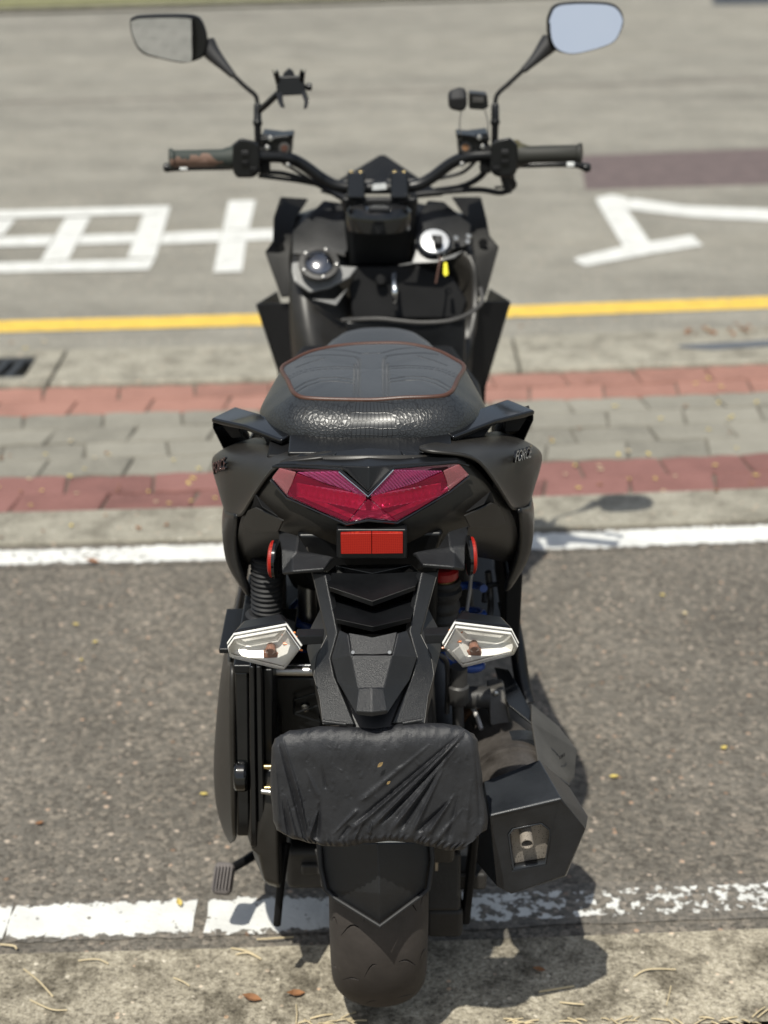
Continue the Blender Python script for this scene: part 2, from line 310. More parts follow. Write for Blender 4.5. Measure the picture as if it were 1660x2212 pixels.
# ---------------------------------------------------------------- mesh helpers
def link(name, me, mat=None, parent=None, kind=None):
    o = bpy.data.objects.new(name, me); C.objects.link(o)
    if mat: me.materials.append(M[mat])
    if parent is not None: o.parent = parent
    if kind: o['kind'] = kind
    return o
def tag(o, label, cat, group=None):
    o['label'] = label; o['category'] = cat
    if group: o['group'] = group
    return o
def empty(name, loc=(0, 0, 0)):
    o = bpy.data.objects.new(name, None); C.objects.link(o); o.location = loc; o.empty_display_size = .1
    return o
def mesh(name, vs, fs, mat, parent=None, smooth=True, bevel=0, seg=2, thick=0, sub=0, ang=28, recalc=True, face_eye=False, kind=None, off=-1):
    me = bpy.data.meshes.new(name); me.from_pydata([tuple(v) for v in vs], [], [tuple(f) for f in fs])
    bm = bmesh.new(); bm.from_mesh(me)
    bmesh.ops.remove_doubles(bm, verts=bm.verts, dist=1e-6)
    if recalc: bmesh.ops.recalc_face_normals(bm, faces=bm.faces)
    if face_eye:
        t = sum((f.normal.dot(EYE-f.calc_center_median())/(EYE-f.calc_center_median()).length*f.calc_area() for f in bm.faces))
        if t < 0: bmesh.ops.reverse_faces(bm, faces=bm.faces)
    bm.to_mesh(me); bm.free()
    if smooth:
        me.polygons.foreach_set('use_smooth', [True]*len(me.polygons))
    o = link(name, me, mat, parent, kind)
    if sub:
        s = o.modifiers.new('sub', 'SUBSURF'); s.levels = sub; s.render_levels = sub
    if thick:
        s = o.modifiers.new('solid', 'SOLIDIFY'); s.thickness = thick; s.offset = off
    if bevel:
        b = o.modifiers.new('bevel', 'BEVEL'); b.width = bevel; b.segments = seg; b.limit_method = 'ANGLE'; b.angle_limit = math.radians(ang); b.harden_normals = smooth
    elif smooth and not sub:
        me.set_sharp_from_angle(angle=math.radians(35))
    return o
def facets(name, vs, fs, mat, parent, thick=.004, bevel=.0018, **k):
    return mesh(name, vs, fs, mat, parent, thick=thick, bevel=bevel, face_eye=True, **k)
def grid(name, rows, mat, parent, thick=.004, sub=2, **k):
    nr, nc = len(rows), len(rows[0]); vs = [p for r in rows for p in r]
    fs = [(i*nc+j, i*nc+j+1, (i+1)*nc+j+1, (i+1)*nc+j) for i in range(nr-1) for j in range(nc-1)]
    return mesh(name, vs, fs, mat, parent, thick=thick, sub=sub, face_eye=True, **k)
def prism(name, front, depth, mat, parent, bevel=.002, shrink=1.0, **k):
    """closed outline (points) pushed back along +Y by depth; shrink scales the back face"""
    n = len(front); c = sum(front, V((0, 0, 0)))/n
    back = [c + (p-c)*shrink + V((0, depth, 0)) for p in front]
    fs = [tuple(range(n)), tuple(range(2*n-1, n-1, -1))] + [(i, (i+1) % n, n+(i+1) % n, n+i) for i in range(n)]
    return mesh(name, front+back, fs, mat, parent, bevel=bevel, **k)
def crv(pts, n, closed=False):
    """Catmull-Rom through points"""
    out = []; m = len(pts); segs = m if closed else m-1
    for i in range(n if closed else n):
        t = i/(n if closed else n-1)*segs; k = min(int(t), segs-1); f = t-k
        g = (lambda j: pts[j % m]) if closed else (lambda j: pts[max(0, min(m-1, j))])
        a, b, c, d = g(k-1), g(k), g(k+1), g(k+2)
        out.append(.5*((2*b) + (c-a)*f + (2*a-5*b+4*c-d)*f*f + (3*b-3*c+d-a)*f**3))
    return out
def tube_geo(pts, rad, n=12, caps=True):
    rs = rad if isinstance(rad, (list, tuple)) else [rad]*len(pts)
    vs, fs = [], []; up = None
    for i, p in enumerate(pts):
        d = (pts[min(i+1, len(pts)-1)] - pts[max(i-1, 0)]).normalized()
        if up is None: up = d.orthogonal().normalized()
        up = (up - d*up.dot(d)).normalized(); sd = d.cross(up)
        for j in range(n):
            a = 2*math.pi*j/n; vs.append(p + (up*math.cos(a) + sd*math.sin(a))*rs[i])
    for i in range(len(pts)-1):
        for j in range(n):
            fs.append((i*n+j, i*n+(j+1) % n, (i+1)*n+(j+1) % n, (i+1)*n+j))
    if caps:
        fs.append(tuple(range(n-1, -1, -1))); fs.append(tuple(range((len(pts)-1)*n, len(pts)*n)))
    return vs, fs
def tube(name, pts, rad, mat, parent, n=12, curve=0, **k):
    if curve:
        if isinstance(rad, (list, tuple)):
            q = crv([V((r, 0, 0)) for r in rad], curve); rad = [max(1e-4, v.x) for v in q]
        pts = crv(pts, curve)
    vs, fs = tube_geo(pts, rad, n)
    return mesh(name, vs, fs, mat, parent, **k)
def rev(name, prof, base, axis, mat, parent, n=32, **k):
    """turned part: prof = [(distance along axis, radius)]"""
    axis = axis.normalized(); up = axis.orthogonal().normalized(); sd = axis.cross(up); vs, fs = [], []
    for h, r in prof:
        for j in range(n):
            a = 2*math.pi*j/n; vs.append(base + axis*h + (up*math.cos(a)+sd*math.sin(a))*max(r, 1e-4))
    for i in range(len(prof)-1):
        for j in range(n): fs.append((i*n+j, i*n+(j+1) % n, (i+1)*n+(j+1) % n, (i+1)*n+j))
    fs.append(tuple(range(n-1, -1, -1))); fs.append(tuple(range((len(prof)-1)*n, len(prof)*n)))
    return mesh(name, vs, fs, mat, parent, **k)
def box(name, c, s, mat, parent, rot=(0, 0, 0), bevel=.002, **k):
    R = Matrix.Rotation(rot[2], 3, 'Z') @ Matrix.Rotation(rot[1], 3, 'Y') @ Matrix.Rotation(rot[0], 3, 'X')
    vs = [V(c) + R @ V((x*s[0]/2, y*s[1]/2, z*s[2]/2)) for x in (-1, 1) for y in (-1, 1) for z in (-1, 1)]
    fs = [(0, 1, 3, 2), (4, 6, 7, 5), (0, 4, 5, 1), (2, 3, 7, 6), (0, 2, 6, 4), (1, 5, 7, 3)]
    return mesh(name, vs, fs, mat, parent, bevel=bevel, **k)
def loft(name, rings, mat, parent, closed=True, caps=True, **k):
    n = len(rings[0]); vs = [p for r in rings for p in r]; fs = []
    for i in range(len(rings)-1):
        for j in range(n if closed else n-1): fs.append((i*n+j, i*n+(j+1) % n, (i+1)*n+(j+1) % n, (i+1)*n+j))
    if caps: fs.append(tuple(range(n-1, -1, -1))); fs.append(tuple(range((len(rings)-1)*n, len(rings)*n)))
    return mesh(name, vs, fs, mat, parent, **k)
def text_mesh(name, body, size, depth, mat, parent, mtx, shear=.25):
    cu = bpy.data.curves.new(name, 'FONT'); cu.body = body; cu.size = size; cu.extrude = depth; cu.bevel_depth = depth*.35; cu.shear = shear; cu.resolution_u = 3; cu.space_character = .95
    o = bpy.data.objects.new(name, cu); C.objects.link(o)
    me = bpy.data.meshes.new_from_object(o.evaluated_get(bpy.context.evaluated_depsgraph_get()))
    bpy.data.objects.remove(o); bpy.data.curves.remove(cu)
    me.transform(mtx); me.name = name
    me.materials.clear()
    return link(name, me, mat, parent)

# ================================================================ THE SETTING
plain('cover_iron', (.115, .085, .08), .7, var=.25, grain=120, bump=.4)
def road(u, c):
    """point of the street: u metres along it, c metres across (the street bends slightly)"""
    return c + (.052+.0165*c)*u + .012*u*u/(1+(u/3)**2)
def strip(name, c0, c1, z, mat, u0=-6, u1=6, nu=48, parent=None, kind='structure', nv=1, across=None):
    vs, fs, uvs = [], [], []
    for i in range(nu+1):
        u = u0+(u1-u0)*i/nu
        for j in range(nv+1):
            c = c0+(c1-c0)*j/nv; vs.append((u, road(u, c), z)); uvs.append((u, -1+2*j/nv))
    for i in range(nu):
        for j in range(nv):
            a = i*(nv+1)+j; fs.append((a, a+nv+1, a+nv+2, a+1))
    me = bpy.data.meshes.new(name); me.from_pydata(vs, [], fs); ul = me.uv_layers.new(name='UVMap')
    for lp in me.loops: ul.data[lp.index].uv = uvs[lp.vertex_index]
    return link(name, me, mat, parent, kind if parent is None else None)
def flat(name, pts, z, mat, parent=None, kind=None):
    me = bpy.data.meshes.new(name); me.from_pydata([(p[0], p[1], z) for p in pts], [], [tuple(range(len(pts)))])
    bm = bmesh.new(); bm.from_mesh(me); bmesh.ops.recalc_face_normals(bm, faces=bm.faces)
    for f in bm.faces:
        if f.normal.z < 0: f.normal_flip()
    bm.to_mesh(me); bm.free()
    ul = me.uv_layers.new(name='UVMap')
    return link(name, me, mat, parent, kind)
def slab(name, u0, u1, c0, c1, z, h, mat, parent, nu=4, bevel=.006):
    top = [V((u, road(u, c0), z)) for u in [u0+(u1-u0)*i/nu for i in range(nu+1)]] + [V((u, road(u, c1), z)) for u in [u1+(u0-u1)*i/nu for i in range(nu+1)]]
    n = len(top); bot = [p-V((0, 0, h)) for p in top]
    fs = [tuple(range(n))] + [(i, n+i, n+(i+1) % n, (i+1) % n) for i in range(n)]
    return mesh(name, top+bot, fs, mat, parent, bevel=bevel, seg=2, ang=50)
gnd = link('ground', bpy.data.meshes.new('ground'), 'grass_green', None, 'structure')
gnd.data.from_pydata([(-160, -160, -.09), (160, -160, -.09), (160, 160, -.09), (-160, 160, -.09)], [], [(0, 1, 2, 3)])
strip('road', 3.114, 12.6, -.006, 'road', -14, 14, 60, nv=12)
strip('parking_bay', .03, 1.56, .0, 'bay', -8, 8, 50, nv=4)
strip('gutter', -.165, .045, .004, 'gutter', -8, 8, 60, nv=2)
strip('verge', -.62, -.16, -.012, 'soil', -8, 8, 30)
strip('footpath', -4.5, -.62, -.004, 'footpath_paving', -8, 8, 30)
strip('far_verge', 12.75, 30, .03, 'grass_green', -20, 20, 20)
strip('far_kerb', 12.6, 12.78, .015, 'concrete', -16, 16, 40)
plain('road_joint', (.17, .155, .13), .9, var=.35)
strip('road_joint', 8.03, 8.10, -.0035, 'road_joint', -14, 14, 60)
# painted lines
yl = strip('yellow_line', 3.357, 3.505, -.0035, 'yellow_line', -8, 8, 60)
wf = strip('white_line', 1.462, 1.58, .0022, 'white_line_far', -8, 8, 60)
# the near bay line, broken where the asphalt has cracked
def line_piece(u0, u1, c0=.076, c1=.182, jag=.012):
    random.seed(int((u0+9)*1000)); pts = []; nn = 16 if u1-u0 < 1 else 60
    for i in range(nn+1):
        u = u0+(u1-u0)*i/nn; pts.append((u, road(u, c0) + random.uniform(-.004, .004)))
    pts.append((u1+random.uniform(-jag, jag), road(u1, (c0+c1)/2)))
    for i in range(nn, -1, -1):
        u = u0+(u1-u0)*i/nn; pts.append((u, road(u, c1) + random.uniform(-.004, .004)))
    pts.append((u0+random.uniform(-jag, jag), road(u0, (c0+c1)/2)))
    o = flat('white_line', pts, .0022, 'white_line_near', None, 'structure')
    ul = o.data.uv_layers[0]
    for lp in o.data.loops:
        p = o.data.vertices[lp.vertex_index].co; ul.data[lp.index].uv = (p.x, 2*((p.y-road(p.x, 0))-(c0+c1)/2)/(c1-c0)*.92)
for a, b in ((-3, -.60), (-.592, -.302), (-.286, 3)): line_piece(a, b)
# lettering painted on the carriageway
def marking(polys, label):
    vs, fs = [], []
    for pl in polys:
        b0 = len(vs)
        for (x, y) in pl: p = PZ(x, y, -.002); vs.append((p.x, p.y, -.002))
        fs.append(tuple(range(b0, len(vs))))
    me = bpy.data.meshes.new('road_lettering'); me.from_pydata(vs, [], fs); me.uv_layers.new(name='UVMap')
    bm = bmesh.new(); bm.from_mesh(me)
    for f in bm.faces:
        f.normal_update()
        if f.normal.z < 0: f.normal_flip()
    bm.to_mesh(me); bm.free()
    return link('road_lettering', me, 'white_marking', None, 'structure')
def q(ox, oy, s, *pts): return [((ox+x/s)*.93574, (oy+y/s)*.93574) for x, y in pts]
A = lambda *p: q(0, 420, 2.594, *p)
marking([A((-900, 195), (1022, 142), (1010, 188), (-900, 242)),           # long upper stroke
         A((-900, 505), (930, 460), (890, 525), (-900, 560)),             # long lower stroke
         A((860, 195), (1010, 188), (930, 460), (760, 462)),              # right end of the box
         A((395, 214), (545, 208), (405, 474), (240, 478)),               # inner stroke
         A((-60, 226), (95, 222), (20, 318), (-140, 330)),
         A((-900, 352), (-20, 330), (-30, 388), (-900, 405)),
         A((-20, 330), (325, 318), (290, 380), (-30, 388)),
         A((495, 316), (822, 308), (792, 366), (462, 376)),
         A((985, 305), (1325, 288), (1315, 358), (960, 372)),
         A((1372, 112), (1532, 108), (1492, 285), (1333, 288)),
         A((1333, 288), (1492, 285), (1476, 352), (1315, 358)),
         A((1315, 358), (1476, 352), (1450, 540), (1278, 545)),
         A((1492, 285), (2300, 262), (2300, 325), (1476, 352))], '')
B = lambda *p: q(1200, 300, 2.892, *p)
marking([B((500, 455), (615, 430), (720, 450), (720, 530), (870, 745), (690, 775)),
         B((720, 450), (1100, 505), (1700, 528), (2600, 520), (2600, 590), (1700, 608), (1150, 580), (722, 528)),
         B((340, 860), (690, 775), (870, 745), (1150, 700), (1225, 770), (870, 826), (440, 908))], '')
# kerbs: rows of concrete stones
kerb = strip('kerb', 1.585, 1.775, -.02, 'concrete', -8, 8, 40)
kerb_f = strip('kerb_beyond', 2.76, 3.108, -.03, 'concrete', -8, 8, 40)
for i, u in enumerate((-4.3, -2.9, -1.45, .0, 1.42, 2.85, 4.2)):
    slab('kerb_stone', u+.05, u+1.455 if i != 3 else u+1.465, 1.584, 1.776, .012, .05, 'concrete', kerb, 6)
for u0, u1 in ((-4.4, -2.52), (-2.515, -1.86), (-1.015, .42), (.424, 1.9), (1.905, 3.4)):
    slab('kerb_stone', u0, u1, 2.76, 3.11, .014, .06, 'concrete', kerb_f, 6, .012)
slab('kerb_stone', -1.855, -1.02, 2.76, 2.83, .0141, .06, 'concrete', kerb_f)       # frame round the gully
slab('kerb_stone', -1.855, -1.02, 3.04, 3.11, .0141, .06, 'concrete', kerb_f)
slab('kerb_stone', -1.10, -1.02, 2.832, 3.038, .0139, .06, 'concrete', kerb_f)
# pavers
pav = strip('pavement', 1.776, 2.758, -.008, 'joint_sand', -8, 8, 40)
random.seed(3)
def wav(j, u): return .0045*math.sin(2*math.pi*u/.1125 + j*math.pi) if 0 < j < 9 else 0
courses = [(1.78, 1.908, 'paver_red_near'), (1.908, 2.036, 'paver_red_near'), (2.036, 2.157, 'paver_grey'), (2.157, 2.278, 'paver_grey'),
           (2.278, 2.399, 'paver_grey'), (2.399, 2.518, 'paver_grey'), (2.518, 2.636, 'paver_red_far'), (2.636, 2.755, 'paver_red_far')]
for j, (c0, c1, mt) in enumerate(courses):
    u = -3.4 + (j % 2)*.1125 + random.uniform(-.02, .02)
    while u < 3.3:
        g = .0025; L = .225; sl_ = random.uniform(-.004, .004) + .007*(-1)**j; zz = random.uniform(-.002, .002); tl = random.uniform(-.002, .002)
        nn = 8; lo = []; hi = []
        for i in range(nn+1):
            uu = u+g+(L-2*g)*i/nn
            lo.append(V((uu-sl_, road(uu, c0+g+wav(j, uu)), zz-tl))); hi.append(V((uu+sl_, road(uu, c1-g+wav(j+1, uu)), zz+tl)))
        top = lo + hi[::-1]; n_ = len(top); cc = sum(top, V())/n_
        top2 = [cc+(p-cc)*.965+V((0, 0, .0)) for p in top]; mid = [p-V((0, 0, .004)) for p in top]; bot = [p-V((0, 0, .012)) for p in mid]
        fs = [tuple(range(n_))] + [(i, i+n_ if False else n_+i, n_+(i+1) % n_, (i+1) % n_) for i in range(n_)] + [(n_+i, 2*n_+i, 2*n_+(i+1) % n_, n_+(i+1) % n_) for i in range(n_)]
        mesh('paver', top2+mid+bot, fs, mt, pav, smooth=False)
        u += L
# drain gully at the far kerb, steel plate in the carriageway
gl = empty('drain_grate', (-1.47, road(-1.47, 2.93), 0))
tag(gl, 'dark metal gully grate with slanting bars set in the far kerb', 'grate')
def gl_pt(u, c, z): return V((u, road(u, c), z)) - gl.location
def gbar(name, u0, u1, c0, c1, z0, z1, lean=0):
    p = [gl_pt(u0, c0, z1), gl_pt(u1, c0, z1), gl_pt(u1+lean, c1, z1), gl_pt(u0+lean, c1, z1)]; b = [x-V((0, 0, z1-z0)) for x in p]
    mesh(name, p+b, [(0, 1, 2, 3), (7, 6, 5, 4)]+[(i, 4+i, 4+(i+1) % 4, (i+1) % 4) for i in range(4)], 'grate_dark', gl, bevel=.002)
gbar('grate_frame', -1.85, -1.105, 2.834, 2.852, -.03, .011); gbar('grate_frame', -1.85, -1.105, 3.018, 3.036, -.03, .011)
for k in range(15): gbar('grate_bar', -1.84+k*.048, -1.84+k*.048+.02, 2.852, 3.018, -.03, .008, .02)
pl = [PZ(*q(1200, 300, 2.892, p)[0], -.003) for p in ((405, 170), (2600, 85), (2600, 330), (440, 395))]
cp = empty('cover_plate', (pl[3].x, pl[3].y, -.006)); tag(cp, 'rusty brown steel cover plate let into the carriageway', 'cover plate')
mesh('plate', [p-cp.location for p in pl]+[p-cp.location-V((0, 0, .01)) for p in pl], [(0, 1, 2, 3)]+[(i, 4+i, 4+(i+1) % 4, (i+1) % 4) for i in range(4)], 'cover_iron', cp, bevel=.001)
# far flat dark patch at the top right corner of the carriageway
p2 = [PZ(1540, 10, -.003), PZ(1900, 6, -.003), PZ(1900, -30, -.003), PZ(1540, -30, -.003)]
mesh('road_patch', p2+[p-V((0, 0, .004)) for p in p2], [(0, 1, 2, 3)]+[(i, 4+i, 4+(i+1) % 4, (i+1) % 4) for i in range(4)], 'grate_dark', None, kind='structure')
# puddle on the kerb
pc = PZ(1650, 742, .0155)
flat('puddle', [(pc.x+.26*math.cos(a)*(1+.2*math.sin(3*a)), pc.y+.03*a*0+.045*math.sin(a)*(1+.25*math.cos(2*a))+.05*math.cos(a)) for a in [i*.2618 for i in range(24)]], .0165, 'puddle', None, 'structure')

# ================================================================ THE SCOOTER
S = empty('motor_scooter')
tag(S, 'black motor scooter parked seen from behind, with red tail light and covered plate', 'scooter')
def mir(pts, c=814.0, dy=0): return [(2*c-p[0], p[1]+dy, p[2]) for p in pts]
def PP(l): return [P(*p) for p in l]
# ---- rear wheel
AX = V((-.007, 0, .27)); XX = V((1, 0, 0))
rim = rev('rear_wheel', [(-.05, .02), (-.052, .05), (-.03, .06), (-.03, .14), (-.052, .15), (-.055, .168), (-.045, .17), (-.03, .155), (.03, .155), (.045, .17), (.055, .168), (.052, .15), (.03, .14), (.03, .06), (.052, .05), (.05, .02)], AX, XX, 'frame_black', S, 48)
prof = [(-.048, .166), (-.06, .178), (-.0655, .2), (-.0672, .218), (-.065, .234), (-.0575, .2475), (-.046, .2575), (-.032, .2645), (-.016, .2685), (0, .27), (.016, .2685), (.032, .2645), (.046, .2575), (.0575, .2475), (.065, .234), (.0672, .218), (.0655, .2), (.06, .178), (.048, .166)]
pr = crv([V((a, b, 0)) for a, b in prof], 46)
vs, fs = [], []; NT = 180
for i in range(NT):
    a = 2*math.pi*i/NT
    for p in pr: vs.append(AX + V((p.x, -math.cos(a)*p.y, math.sin(a)*p.y)))
K = len(pr)
for i in range(NT):
    for j in range(K): fs.append((i*K+j, i*K+(j+1) % K, ((i+1) % NT)*K+(j+1) % K, ((i+1) % NT)*K+j))
tyre = mesh('tyre', vs, fs, 'tyre_rubber', rim)
def rad_at(x):
    x = abs(x)
    for (a, b), (c, d) in zip(prof[9:], prof[10:]):
        if a <= x <= c: return b+(d-b)*(x-a)/(c-a)
    return .24
cv, cf = [], []
def groove(x0, x1, a0, a1, wd):
    """curved slot in the tread from (x0, angle a0) to (x1, angle a1), degrees"""
    n_ = 7; b0 = len(cv)
    for i in range(n_):
        t = i/(n_-1); x = x0+(x1-x0)*t; a = math.radians(a0+(a1-a0)*t + 2.2*math.sin(math.pi*t)); h = wd*1.35*(.25+.75*math.sin(math.pi*min(max(t*.9+.05, 0), 1)))
        for da, dr in ((-h, .006), (h, .006), (h, -.008), (-h, -.008)):
            r = rad_at(x)+dr; aa = a+da/.27
            cv.append(AX+V((x, -math.cos(aa)*r, math.sin(aa)*r)))
    for i in range(n_-1):
        for j in range(4): cf.append((b0+i*4+j, b0+i*4+(j+1) % 4, b0+(i+1)*4+(j+1) % 4, b0+(i+1)*4+j))
    cf.append((b0+3, b0+2, b0+1, b0)); e = b0+(n_-1)*4; cf.append((e, e+1, e+2, e+3))
for k in range(16):
    a = k*22.5-4
    groove(-.050, -.026, a, a+5, .0018); groove(.026, .050, a+14, a+9, .0018)
    groove(-.020, -.003, a+7, a+14, .0018); groove(-.064, -.055, a+2, a+3.5, .0015); groove(.055, .064, a+10, a+12, .0015)
cut = mesh('cutter', cv, cf, 'frame_black', None, smooth=False)
bo = tyre.modifiers.new('slots', 'BOOLEAN'); bo.object = cut; bo.solver = 'EXACT'; bo.operation = 'DIFFERENCE'
me2 = bpy.data.meshes.new_from_object(tyre.evaluated_get(bpy.context.evaluated_depsgraph_get()))
tyre.modifiers.clear(); tyre.data = me2; bpy.data.objects.remove(cut)
me2.set_sharp_from_angle(angle=math.radians(40))
# front wheel and mudguard (mostly hidden behind the body)
AF = V((-.005, 1.335, .262))
rimf = rev('front_wheel', [(-.045, .02), (-.04, .05), (-.02, .06), (-.02, .14), (-.045, .15), (-.045, .168), (.045, .168), (.045, .15), (.02, .14), (.02, .06), (.04, .05), (.045, .02)], AF, XX, 'frame_black', S, 40)
rev('tyre', [(-.04, .166), (-.055, .19), (-.058, .215), (-.048, .242), (-.02, .258), (0, .262), (.02, .258), (.048, .242), (.058, .215), (.055, .19), (.04, .166)], AF, XX, 'tyre_rubber', rimf, 64)
rg = []
for k in range(13):
    a = math.radians(20+k*11.5); r = .285
    rg.append([AF+V((x, -math.cos(a)*(r-abs(x)*.35), math.sin(a)*(r-abs(x)*.35))) for x in (-.075, -.05, -.02, .02, .05, .075)])
grid('front_mudguard', rg, 'satin_black', S, thick=.003, sub=1)
for s in (-1, 1): tube('fork_leg', [AF+V((s*.075, 0, 0)), V((-.005+s*.075, 1.16, .62))], .022, 'frame_black', S)

# ---- dark inner volumes: engine, frame, under-seat tub
loft('engine_case', [[V((x, y, z)) for x, z in ((-.10, .24), (.06, .24), (.08, .34), (.07, .46), (-.09, .46), (-.11, .34))] for y in (.02, .2, .42, .62)], 'cast_grey', S, bevel=.01)
loft('storage_tub', [[V((-.012+x*k, y, z+dz)) for x, z in ((-.12, .58), (.12, .58), (.17, .70), (.165, .80), (-.165, .80), (-.17, .70))] for y, k, dz in ((.06, .75, .03), (.12, 1, 0), (.45, 1, -.01), (.7, .8, -.03))], 'frame_black', S, bevel=.01)
box('inner_mudguard', (-.01, .03, .62), (.17, .03, .22), 'frame_black', S, rot=(.25, 0, 0), bevel=.01)
# swing arm and drive side case at the wheel
tube('swing_arm', [V((.10, -.01, .26)), V((.10, .15, .28)), V((.07, .45, .33))], [.026, .03, .04], 'cast_grey', S, curve=8)
rev('brake_disc', [(-.002, .02), (-.002, .095), (.002, .095), (.002, .02)], V((.075, 0, .27)), XX, 'steel', S, 48)
cal = box('brake_caliper', (.078, -.085, .30), (.045, .05, .085), 'cast_grey', S, rot=(.3, 0, 0), bevel=.008)
box('caliper_bracket', (.085, -.075, .215), (.05, .035, .09), 'iron', S, rot=(-.2, 0, 0), bevel=.006)
box('axle_block', (.088, -.045, .135), (.055, .07, .05), 'iron', S, bevel=.008)
box('stay_plate', (.128, -.06, .255), (.012, .03, .26), 'frame_black', S, rot=(.05, .06, 0), bevel=.004)
box('lower_stay', (.1, -.035, .195), (.10, .05, .03), 'iron', S, bevel=.006)

# ---- left: belt case and air box
cs = []
for y, xo, zt, zb in ((-.135, .02, .36, .245), (-.115, .008, .42, .225), (-.05, -.004, .45, .205), (.12, -.02, .46, .19), (.35, -.015, .46, .19), (.55, .0, .44, .2)):
    xl = -.198+xo*.6; cs.append([V((x, y, z)) for x, z in ((-.146, zb), (-.168, zb+.008), (xl+.012, zb+.05), (xl, (zt+zb)/2), (xl+.01, zt-.03), (-.165, zt), (-.146, zt))])
loft('belt_case', cs, 'matte_black', S, bevel=.006)
# outer air-box cover: a bowed shell traced from the rear
L0 = [[(498, 1437, -.02), (505, 1432, -.07), (508, 1430, -.10)],
      [(483, 1470, -.01), (496, 1468, -.07), (508, 1468, -.115)],
      [(474, 1530, .0), (490, 1530, -.07), (508, 1530, -.12)],
      [(466, 1620, .0), (486, 1620, -.07), (509, 1620, -.125)],
      [(462, 1690, .0), (484, 1690, -.07), (510, 1690, -.125)],
      [(466, 1750, .0), (488, 1752, -.07), (511, 1752, -.12)],
      [(482, 1797, .0), (497, 1797, -.06), (512, 1797, -.115)],
      [(500, 1822, .0), (507, 1818, -.05), (513, 1806, -.11)]]
rows = []
for r in L0:
    p = PP(r); a = p[0]; rows.append([V((a.x+.01, .42, a.z+.015)), V((a.x-.001, .18, a.z+.006)), a, p[1], p[2]])
abx = grid('air_box', rows, 'matte_black', S, thick=.006, sub=2)
# glossy lid, flange bands and boss
def slat(name, xs0, xs1, y0, y1, Yf, dep, mat, par, bv=.0025, shr=1):
    return prism(name, PP([(xs0[0], y0, Yf), (xs1[0], y0, Yf), (xs1[1], y1, Yf), (xs0[1], y1, Yf)]), dep, mat, par, bevel=bv, shrink=shr)
slat('air_box_lid', (507, 511), (538, 541), 1452, 1808, -.122, .30, 'gloss_black', S, .004)
slat('lid_shelf', (503, 505), (548, 548), 1437, 1456, -.128, .28, 'satin_black', S, .003)
bs = tube('lid_boss', [P(506, 1673, -.119), P(538, 1673, -.119)], [P(506, 1673, -.119).z*0+.0235]*2, 'gloss_black', S, n=28, bevel=.006, seg=3)
slat('lid_flange', (538, 541), (550, 556), 1440, 1830, -.137, .26, 'gloss_black', S, .0025)
slat('case_flange', (552, 558), (565, 573), 1440, 1838, -.132, .26, 'gloss_black', S, .0025)
slat('case_wall', (567, 575), (590, 592), 1446, 1815, -.10, .34, 'satin_black', S, .003)
for x, y in ((577, 1656), (577, 1702), (568, 1706)):
    rev('screw', [(0, .0035), (.016, .0035), (.0165, .0025)], P(x-6, y, -.125), V((1, 0, 0)), 'gold_zinc', S, 12)
rev('screw', [(0, .004), (.02, .004), (.022, .003)], P(566, 1737-28, -.137), V((1, -.2, 0)), 'steel', S, 12)
# floor behind the flange: dark case body with a bracket
prism('case_body', PP([(585, 1462, .0), (694, 1462, .0), (700, 1600, .0), (700, 1800, .0), (592, 1815, .0)]), .3, 'satin_black', S, bevel=.006)
for a, b in (((636, 1512, -.012), (690, 1495, -.012)), ((636, 1512, -.012), (636, 1542, -.012)), ((636, 1542, -.012), (692, 1560, -.012)), ((640, 1540, -.012), (694, 1522, -.012))):
    tube('case_rib', PP([a, b]), .0016, 'satin_black', S, n=8)
rev('screw', [(0, .006), (.004, .006), (.005, .003)], P(660, 1527, -.001), V((0, -1, 0)), 'steel', S, 14)
tube('cross_shaft', [P(598, 1449, -.03), P(700, 1449, -.03)], .0072, 'steel', S, n=20)
tube('cross_shaft', [P(598, 1438, -.01), P(700, 1438, -.01)], .003, 'chrome', S, n=12)
box('shelf_plate', tuple(P(560, 1362, -.02)), (.10, .12, .008), 'satin_black', S, bevel=.002)
# corrugated intake hose
hp = [P(576, 1200, .02), P(577, 1330, .02)]; prf = []; hl = (hp[1]-hp[0]).length
for k in range(60): t = k/59; prf.append((t*hl, .0205+.0022*math.sin(k*1.35)))
rev('intake_hose', prf, hp[0], hp[1]-hp[0], 'rubber', S, 28)
rev('hose_boot', [(0, .022), (.012, .034), (.03, .041), (.05, .043), (.052, .03)], P(571, 1322, .02), V((-.05, 0, -1)), 'rubber', S, 32)
# spring in blue, left shock
for cx_, cy_, nm in ((668, 1318, 'blue_paint'),):
    pts = []
    for k in range(90):
        a = k*.26; pts.append(P(cx_, cy_, .10)+V((.026*math.cos(a), .026*math.sin(a), .02-.0019*k)))
    tube('shock_spring', pts, .0058, nm, S, n=10)
tube('shock_body', [P(668, 1300, .10)+V((0, 0, .03)), P(668, 1300, .10)+V((0, 0, -.18))], .016, 'steel', S, n=16)
tube('wire_tie', PP([(690, 1362, -.04), (702, 1352, -.05), (706, 1362, -.06)]), .0018, 'gold_zinc', S, n=8, curve=8)
